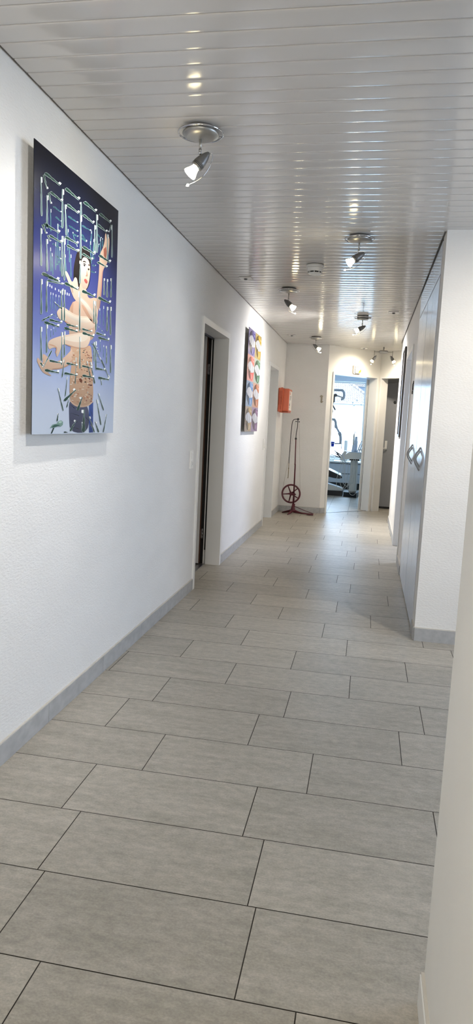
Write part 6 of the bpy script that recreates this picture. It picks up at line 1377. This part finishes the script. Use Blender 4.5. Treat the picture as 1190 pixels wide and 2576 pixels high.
o = thing('polymerisation_lamp', (-.245, 12.86, .8225), 'slim curing lamp upright on the dental unit tray', 'curing lamp')
MB().lathe([(.03, 0), (.03, .02), (.022, .05), (.018, .12)], seg=20).build('charging_base', M['bluegrey'], o)
MB().lathe([(.012, .12), (.015, .2), (.014, .29), (.008, .32)], seg=16).build('handpiece', M['unit'], o)
MB().curve([(0, 0, .315), (.006, 0, .35), (.024, 0, .355), (.034, 0, .33)], .005, 8).build('light_guide', M['bluegrey'], o)
for i, (dx, h) in enumerate(((0, .19), (.03, .15))):
    o = thing('syringe', (-.165+dx, 12.84+.05*i, .8245), ('longer' if i == 0 else 'shorter')+' slanted syringe standing in the dental unit tray', 'syringe')
    MB().tube([(0, 0, 0), (.045*h/.19, 0, h*.75)], .011, 10).build('barrel', M['bluegrey'], o); MB().tube([(.045*h/.19, 0, h*.75), (.065*h/.19, 0, h*1.05)], .005, 8).build('plunger', M['navy'], o)
# patient chair
t = thing('dental_chair', (-1.1, 13.0, 0), 'dark upholstered dental chair with pale base left of the delivery unit', 'dental chair')
q = lambda p: (p[0]+1.1, p[1]-13.0, p[2])
MB().prism([q(p) for p in ((-1.5, 12.86, 0), (-.385, 12.86, 0), (-.385, 13.34, 0), (-1.5, 13.34, 0))], (0, 0, .085)).build('foot', M['navy'], t)
b = MB().prism([q(p) for p in ((-1.4, 12.90, .09), (-.40, 12.90, .09), (-.385, 12.90, .125), (-.45, 12.90, .15), (-.70, 12.90, .215), (-1.0, 12.90, .30), (-1.4, 12.90, .36))], (0, .3, 0)); b.build('lift_arm', M['unit'], t)
b = MB().prism([q(p) for p in ((-.405, 12.78, .335), (-.41, 12.78, .36), (-.44, 12.78, .385), (-.66, 12.78, .475), (-1.0, 12.78, .53), (-1.6, 12.78, .53), (-1.6, 12.78, .44), (-1.0, 12.78, .40), (-.66, 12.78, .345), (-.55, 12.78, .325), (-.45, 12.78, .32))], (0, .5, 0))
bmesh.ops.recalc_face_normals(b.b, faces=b.b.faces); bmesh.ops.bevel(b.b, geom=list(b.b.edges), offset=.012, segments=2, profile=.5, affect='EDGES'); b.build('seat', M['navy'], t)
b = MB().prism([q(p) for p in ((-1.55, 12.8, .46), (-1.66, 12.8, .54), (-2.2, 12.8, .98), (-2.27, 12.8, .93), (-1.7, 12.8, .44))], (0, .46, 0)); b.build('backrest', M['navy'], t)
MB().rbox(q((-1.5, 12.9, .30)), q((-.95, 13.2, .42)), .02).build('seat_frame', M['unit'], t)
# swing arm with cup holder, and the operating light, on one post
t = thing('operating_light', (-1.45, 13.55, 0), 'grey post with jointed swing arms and operating light behind the doorway', 'operating light')
q = lambda p: (p[0]+1.45, p[1]-13.55, p[2])
MB().lathe([(.09, 0), (.09, .02), (.04, .05), (.033, .06), (.033, 2.02), (0, 2.03)], seg=24).build('post', M['bluegrey'], t)
a1 = MB().curve([q(p) for p in ((-1.45, 13.55, 1.385), (-1.0, 13.05, 1.386), (-.66, 12.9, 1.386), (-.615, 12.9, 1.375), (-.592, 12.9, 1.33), (-.587, 12.9, 1.27))], .022, 14).tube([q((-.588, 12.9, 1.28)), q((-.575, 12.9, 1.235))], .027, 14)
a1.tube([q((-.575, 12.9, 1.245)), q((-.505, 12.9, 1.14))], .017, 12).tube([q((-.515, 12.9, 1.155)), q((-.495, 12.9, 1.11))], .030, 14).tube([q((-.495, 12.9, 1.12)), q((-.482, 12.9, 1.03)), q((-.482, 12.9, .955))], [.026, .025, .022], 14)
arm = a1.build('instrument_arm', M['bluegrey'], t)
MB().tube([q((-.475, 12.9, .955)), q((-.585, 12.9, .948))], .012, 10).torus(q((-.622, 12.9, .955)), (0, 0, 1), .0405, .005, 32).build('cup_ring', M['bluegrey'], arm)
b = MB().tube([q((-.47, 12.88, .96)), q((-.46, 12.88, .95))], .01)
for k in range(4): b.tube([q((-.465, 12.9, .945-.022*k)), q((-.435+.006*(k % 2), 12.88, .94-.022*k))], .004, 6)
b.tube([q((-.462, 12.9, .95)), q((-.46, 12.9, .86))], .005); b.build('instrument_hooks', M['bluegrey'], arm)
a2 = MB().curve([q(p) for p in ((-1.45, 13.55, 1.91), (-1.0, 13.05, 1.915), (-.56, 12.9, 1.915), (-.505, 12.9, 1.905), (-.478, 12.9, 1.87), (-.474, 12.9, 1.80), (-.485, 12.9, 1.765), (-.525, 12.9, 1.752))], .021, 14)
top = a2.build('light_arm', M['bluegrey'], t)
MB().tube([q((-.60, 12.89, 1.815)), q((-.49, 12.89, 1.782))], .011, 10).build('tie_rod', M['unit'], top)
b = MB().tube([q((-.625, 12.93, 1.82)), q((-.625, 12.84, 1.82))], .028, 18).rbox(q((-.67, 12.86, 1.69)), q((-.632, 12.93, 1.835)), .008).tube([q((-.66, 12.9, 1.70)), q((-.69, 12.9, 1.62))], .016); b.build('light_joint', M['darksatin'], top)
MB().lathe([(.0, 0), (.06, .01), (.085, .04), (.085, .06), (.075, .07)], q((-.70, 12.9, 1.60)), (-.5, 0, -.85), 24).build('light_head', M['unit'], top)
MB().tube([q((-.675, 12.88, 1.655)), q((-.612, 12.88, 1.555))], .013, 10).build('grip', M['darksatin'], top)
o = MB().lathe([(.0, 0), (.022, 0), (.024, .004), (.034, .088), (.036, .09), (.033, .09), (.022, .006), (0, .006)], seg=28).build('cup', M['cup']); o.location = (-.622, 12.9, .892); tag(o, 'deep blue plastic cup in the ring of the swing arm', 'cup')
# cabinet row under the window, worktop, things on it
t = thing('treatment_cabinet', (-1.0, 14.5, 0), 'grey drawer cabinet under the treatment room window', 'cabinet')
q = lambda p: (p[0]+1.0, p[1]-14.5, p[2])
MB().box(q((-2.6, 14.28, .13)), q((.04, 14.79, .535))).build('body', M['cabinet'], t)
MB().box(q((-2.6, 14.36, 0)), q((.04, 14.79, .13))).build('plinth', M['navy'], t)
xs = [-2.6, -1.6, -.735, -.185, .04]
for x0, x1 in zip(xs, xs[1:]):
    for z0, z1 in ((.135, .325), (.332, .53)):
        dr = MB().rbox(q((x0+.003, 14.262, z0)), q((x1-.003, 14.2795, z1)), .002).build('drawer', M['cabinet'], t)
        MB().box(q((x0+.03, 14.252, z1-.012)), q((x1-.03, 14.2615, z1-.004))).build('handle', M['navy'], dr)
o = MB().rbox((-2.62, 14.24, .536), (.045, 14.795, .566), .004).build('worktop', M['plastic']); tag(o, 'white worktop along the treatment room window', 'worktop')
o = thing('tape_dispenser', (-.69, 14.42, .567), 'white ring shaped dispenser standing on the worktop', 'dispenser')
MB().torus((0, 0, .062), (0, 1, 0), .048, .011, 36, .02).build('ring', M['plastic'], o); MB().rbox((-.05, -.03, 0), (.05, .03, .014), .004).build('base', M['plastic'], o)
o = thing('microscope', (-.43, 14.55, .567), 'pale desk instrument against the window', 'instrument')
MB().rbox((-.06, -.05, 0), (.06, .05, .05), .01).build('base', M['unit'], o); MB().rbox((-.035, -.03, .05), (.035, .03, .42), .02, 3).build('body', M['plastic'], o)
for i, x in enumerate((-.16, -.135, -.118)):
    o = MB().tube([(0, 0, 0), (0, 0, -1.55)], .0022, 6).lathe([(.006, 0), (.006, .03)], (0, 0, -1.58), seg=10).build('blind_cord', M['plastic']); o.location = (x, 14.73, 2.184)
    tag(o, 'thin white blind cord hanging beside the window jamb', 'cord', 'blind cords')

# ---------------------------------------------------------------- outside: the neighbouring house
YH, ZE = 80.0, 3.88          # distance of the eave, height of the eave
t = thing('neighbouring_house', (-6, 84, -4), 'white house with pale tiled hip roof outside the treatment room window', 'house')
q = lambda p: (p[0]+6, p[1]-84, p[2]+4)
MB().box(q((-16, YH+.5, -4)), q((.3, YH+12, ZE+.1))).build('wall', M['facade'], t)
MB().box(q((-16.5, YH, ZE-.14)), q((.80, YH+.52, ZE-.02))).build('eave_soffit', M['facade2'], t)
MB().tube([q((-16.5, YH-.08, ZE-.02)), q((.85, YH-.08, ZE-.02))], .10, 10).build('gutter', M['bluegrey'], t)
rise, cx0, rows, dy, tw = .70, .80, 15, .287, .25
b = MB()
for r in range(rows):
    y0 = YH-.05+r*dy; z0 = ZE+.05+r*dy*rise; xe = cx0-(y0-YH)
    for k in range(int((xe+7)/tw)):
        x1 = xe-.04-k*tw; x0 = x1-tw+.002; zz = z0+.01*R.random()
        pr = [(x0, zz+.01), (x0+.05, zz+.04), (x0+.09, zz+.085), (x0+.15, zz+.09), (x0+.20, zz+.04), (x1, zz+.01)]
        A = [b._v(q((x, y0-.05, z+.03))) for x, z in pr]; B = [b._v(q((x, y0+dy, z+dy*rise))) for x, z in pr]
        D_ = [b._v(q((x, y0-.05, z-.03))) for x, z in pr]
        for i in range(5): b._f([A[i], A[i+1], B[i+1], B[i]], True); b._f([D_[i], D_[i+1], A[i+1], A[i]])
b.build('roof_tiles', M['roof'], t)
ty = YH+rows*dy; tz = ZE+rows*dy*rise; tx = cx0-rows*dy
b = MB(); b.prism([q(p) for p in ((cx0, YH, ZE-.02), (-16.5, YH, ZE-.02), (-16.5, ty, tz-.02), (tx, ty, tz-.02))], (0, 0, .03)); b.prism([q(p) for p in ((cx0, YH, ZE-.02), (tx, ty, tz-.02), (cx0, YH+12, ZE-.02))], (0, 0, .03)); b.build('roof_deck', M['facade2'], t)
b = MB()
for k in range(12):
    f0 = k*.36; f1 = f0+.42; b.tube([q((cx0-f0, YH+f0-.04, ZE+.14+f0*rise)), q((cx0-f1, YH+f1-.04, ZE+.15+f1*rise))], [.19, .15], 12)
b.build('hip_tiles', M['roof'], t)
t = thing('garden_annexe', (0, 100, -4), 'grey wall with tiled eave behind the hip roof outside', 'house')
q = lambda p: (p[0], p[1]-100, p[2]+4)
MB().box(q((-4.5, 97, -4)), q((9, 104, 6.75))).build('wall', M['facade2'], t)
b = MB()
for r in range(3):
    for k in range(34): x0 = -5+k*.27; y0 = 96.3+r*.3; z0 = 6.85+r*.2; b.tube([q((x0, y0, z0)), q((x0, y0+.36, z0+.22))], .14, 8)
b.build('roof_tiles', M['roof'], t)
struct(MB().box((-60, 15.2, -4.2), (60, 140, -4.0)).build('ground_outside', M['asphalt']))
# small bird silhouettes stuck on the window pane
for x, z, rot, lab in ((-.279, 1.817, .2, 'highest of the white bird stickers on the window pane'), (-.362, 1.765, .9, 'white bird sticker on the window pane, farthest left of the four'), (-.329, 1.709, -.5, 'lowest of the white bird stickers on the window pane'), (-.180, 1.733, .4, 'white bird sticker on the window pane, nearest the right jamb')):
    o = MB().prism([(-.030, 0, .004), (-.012, 0, .010), (-.004, 0, .030), (.006, 0, .012), (.026, 0, .016), (.032, 0, .008), (.012, 0, -.002), (.006, 0, -.026), (-.006, 0, -.006)], (0, -.001, 0)).build('bird_sticker', M['frame'])
    o.location = (x, WY+.1505, z); o.rotation_euler.y = rot; tag(o, lab, 'sticker', 'bird stickers on the window')
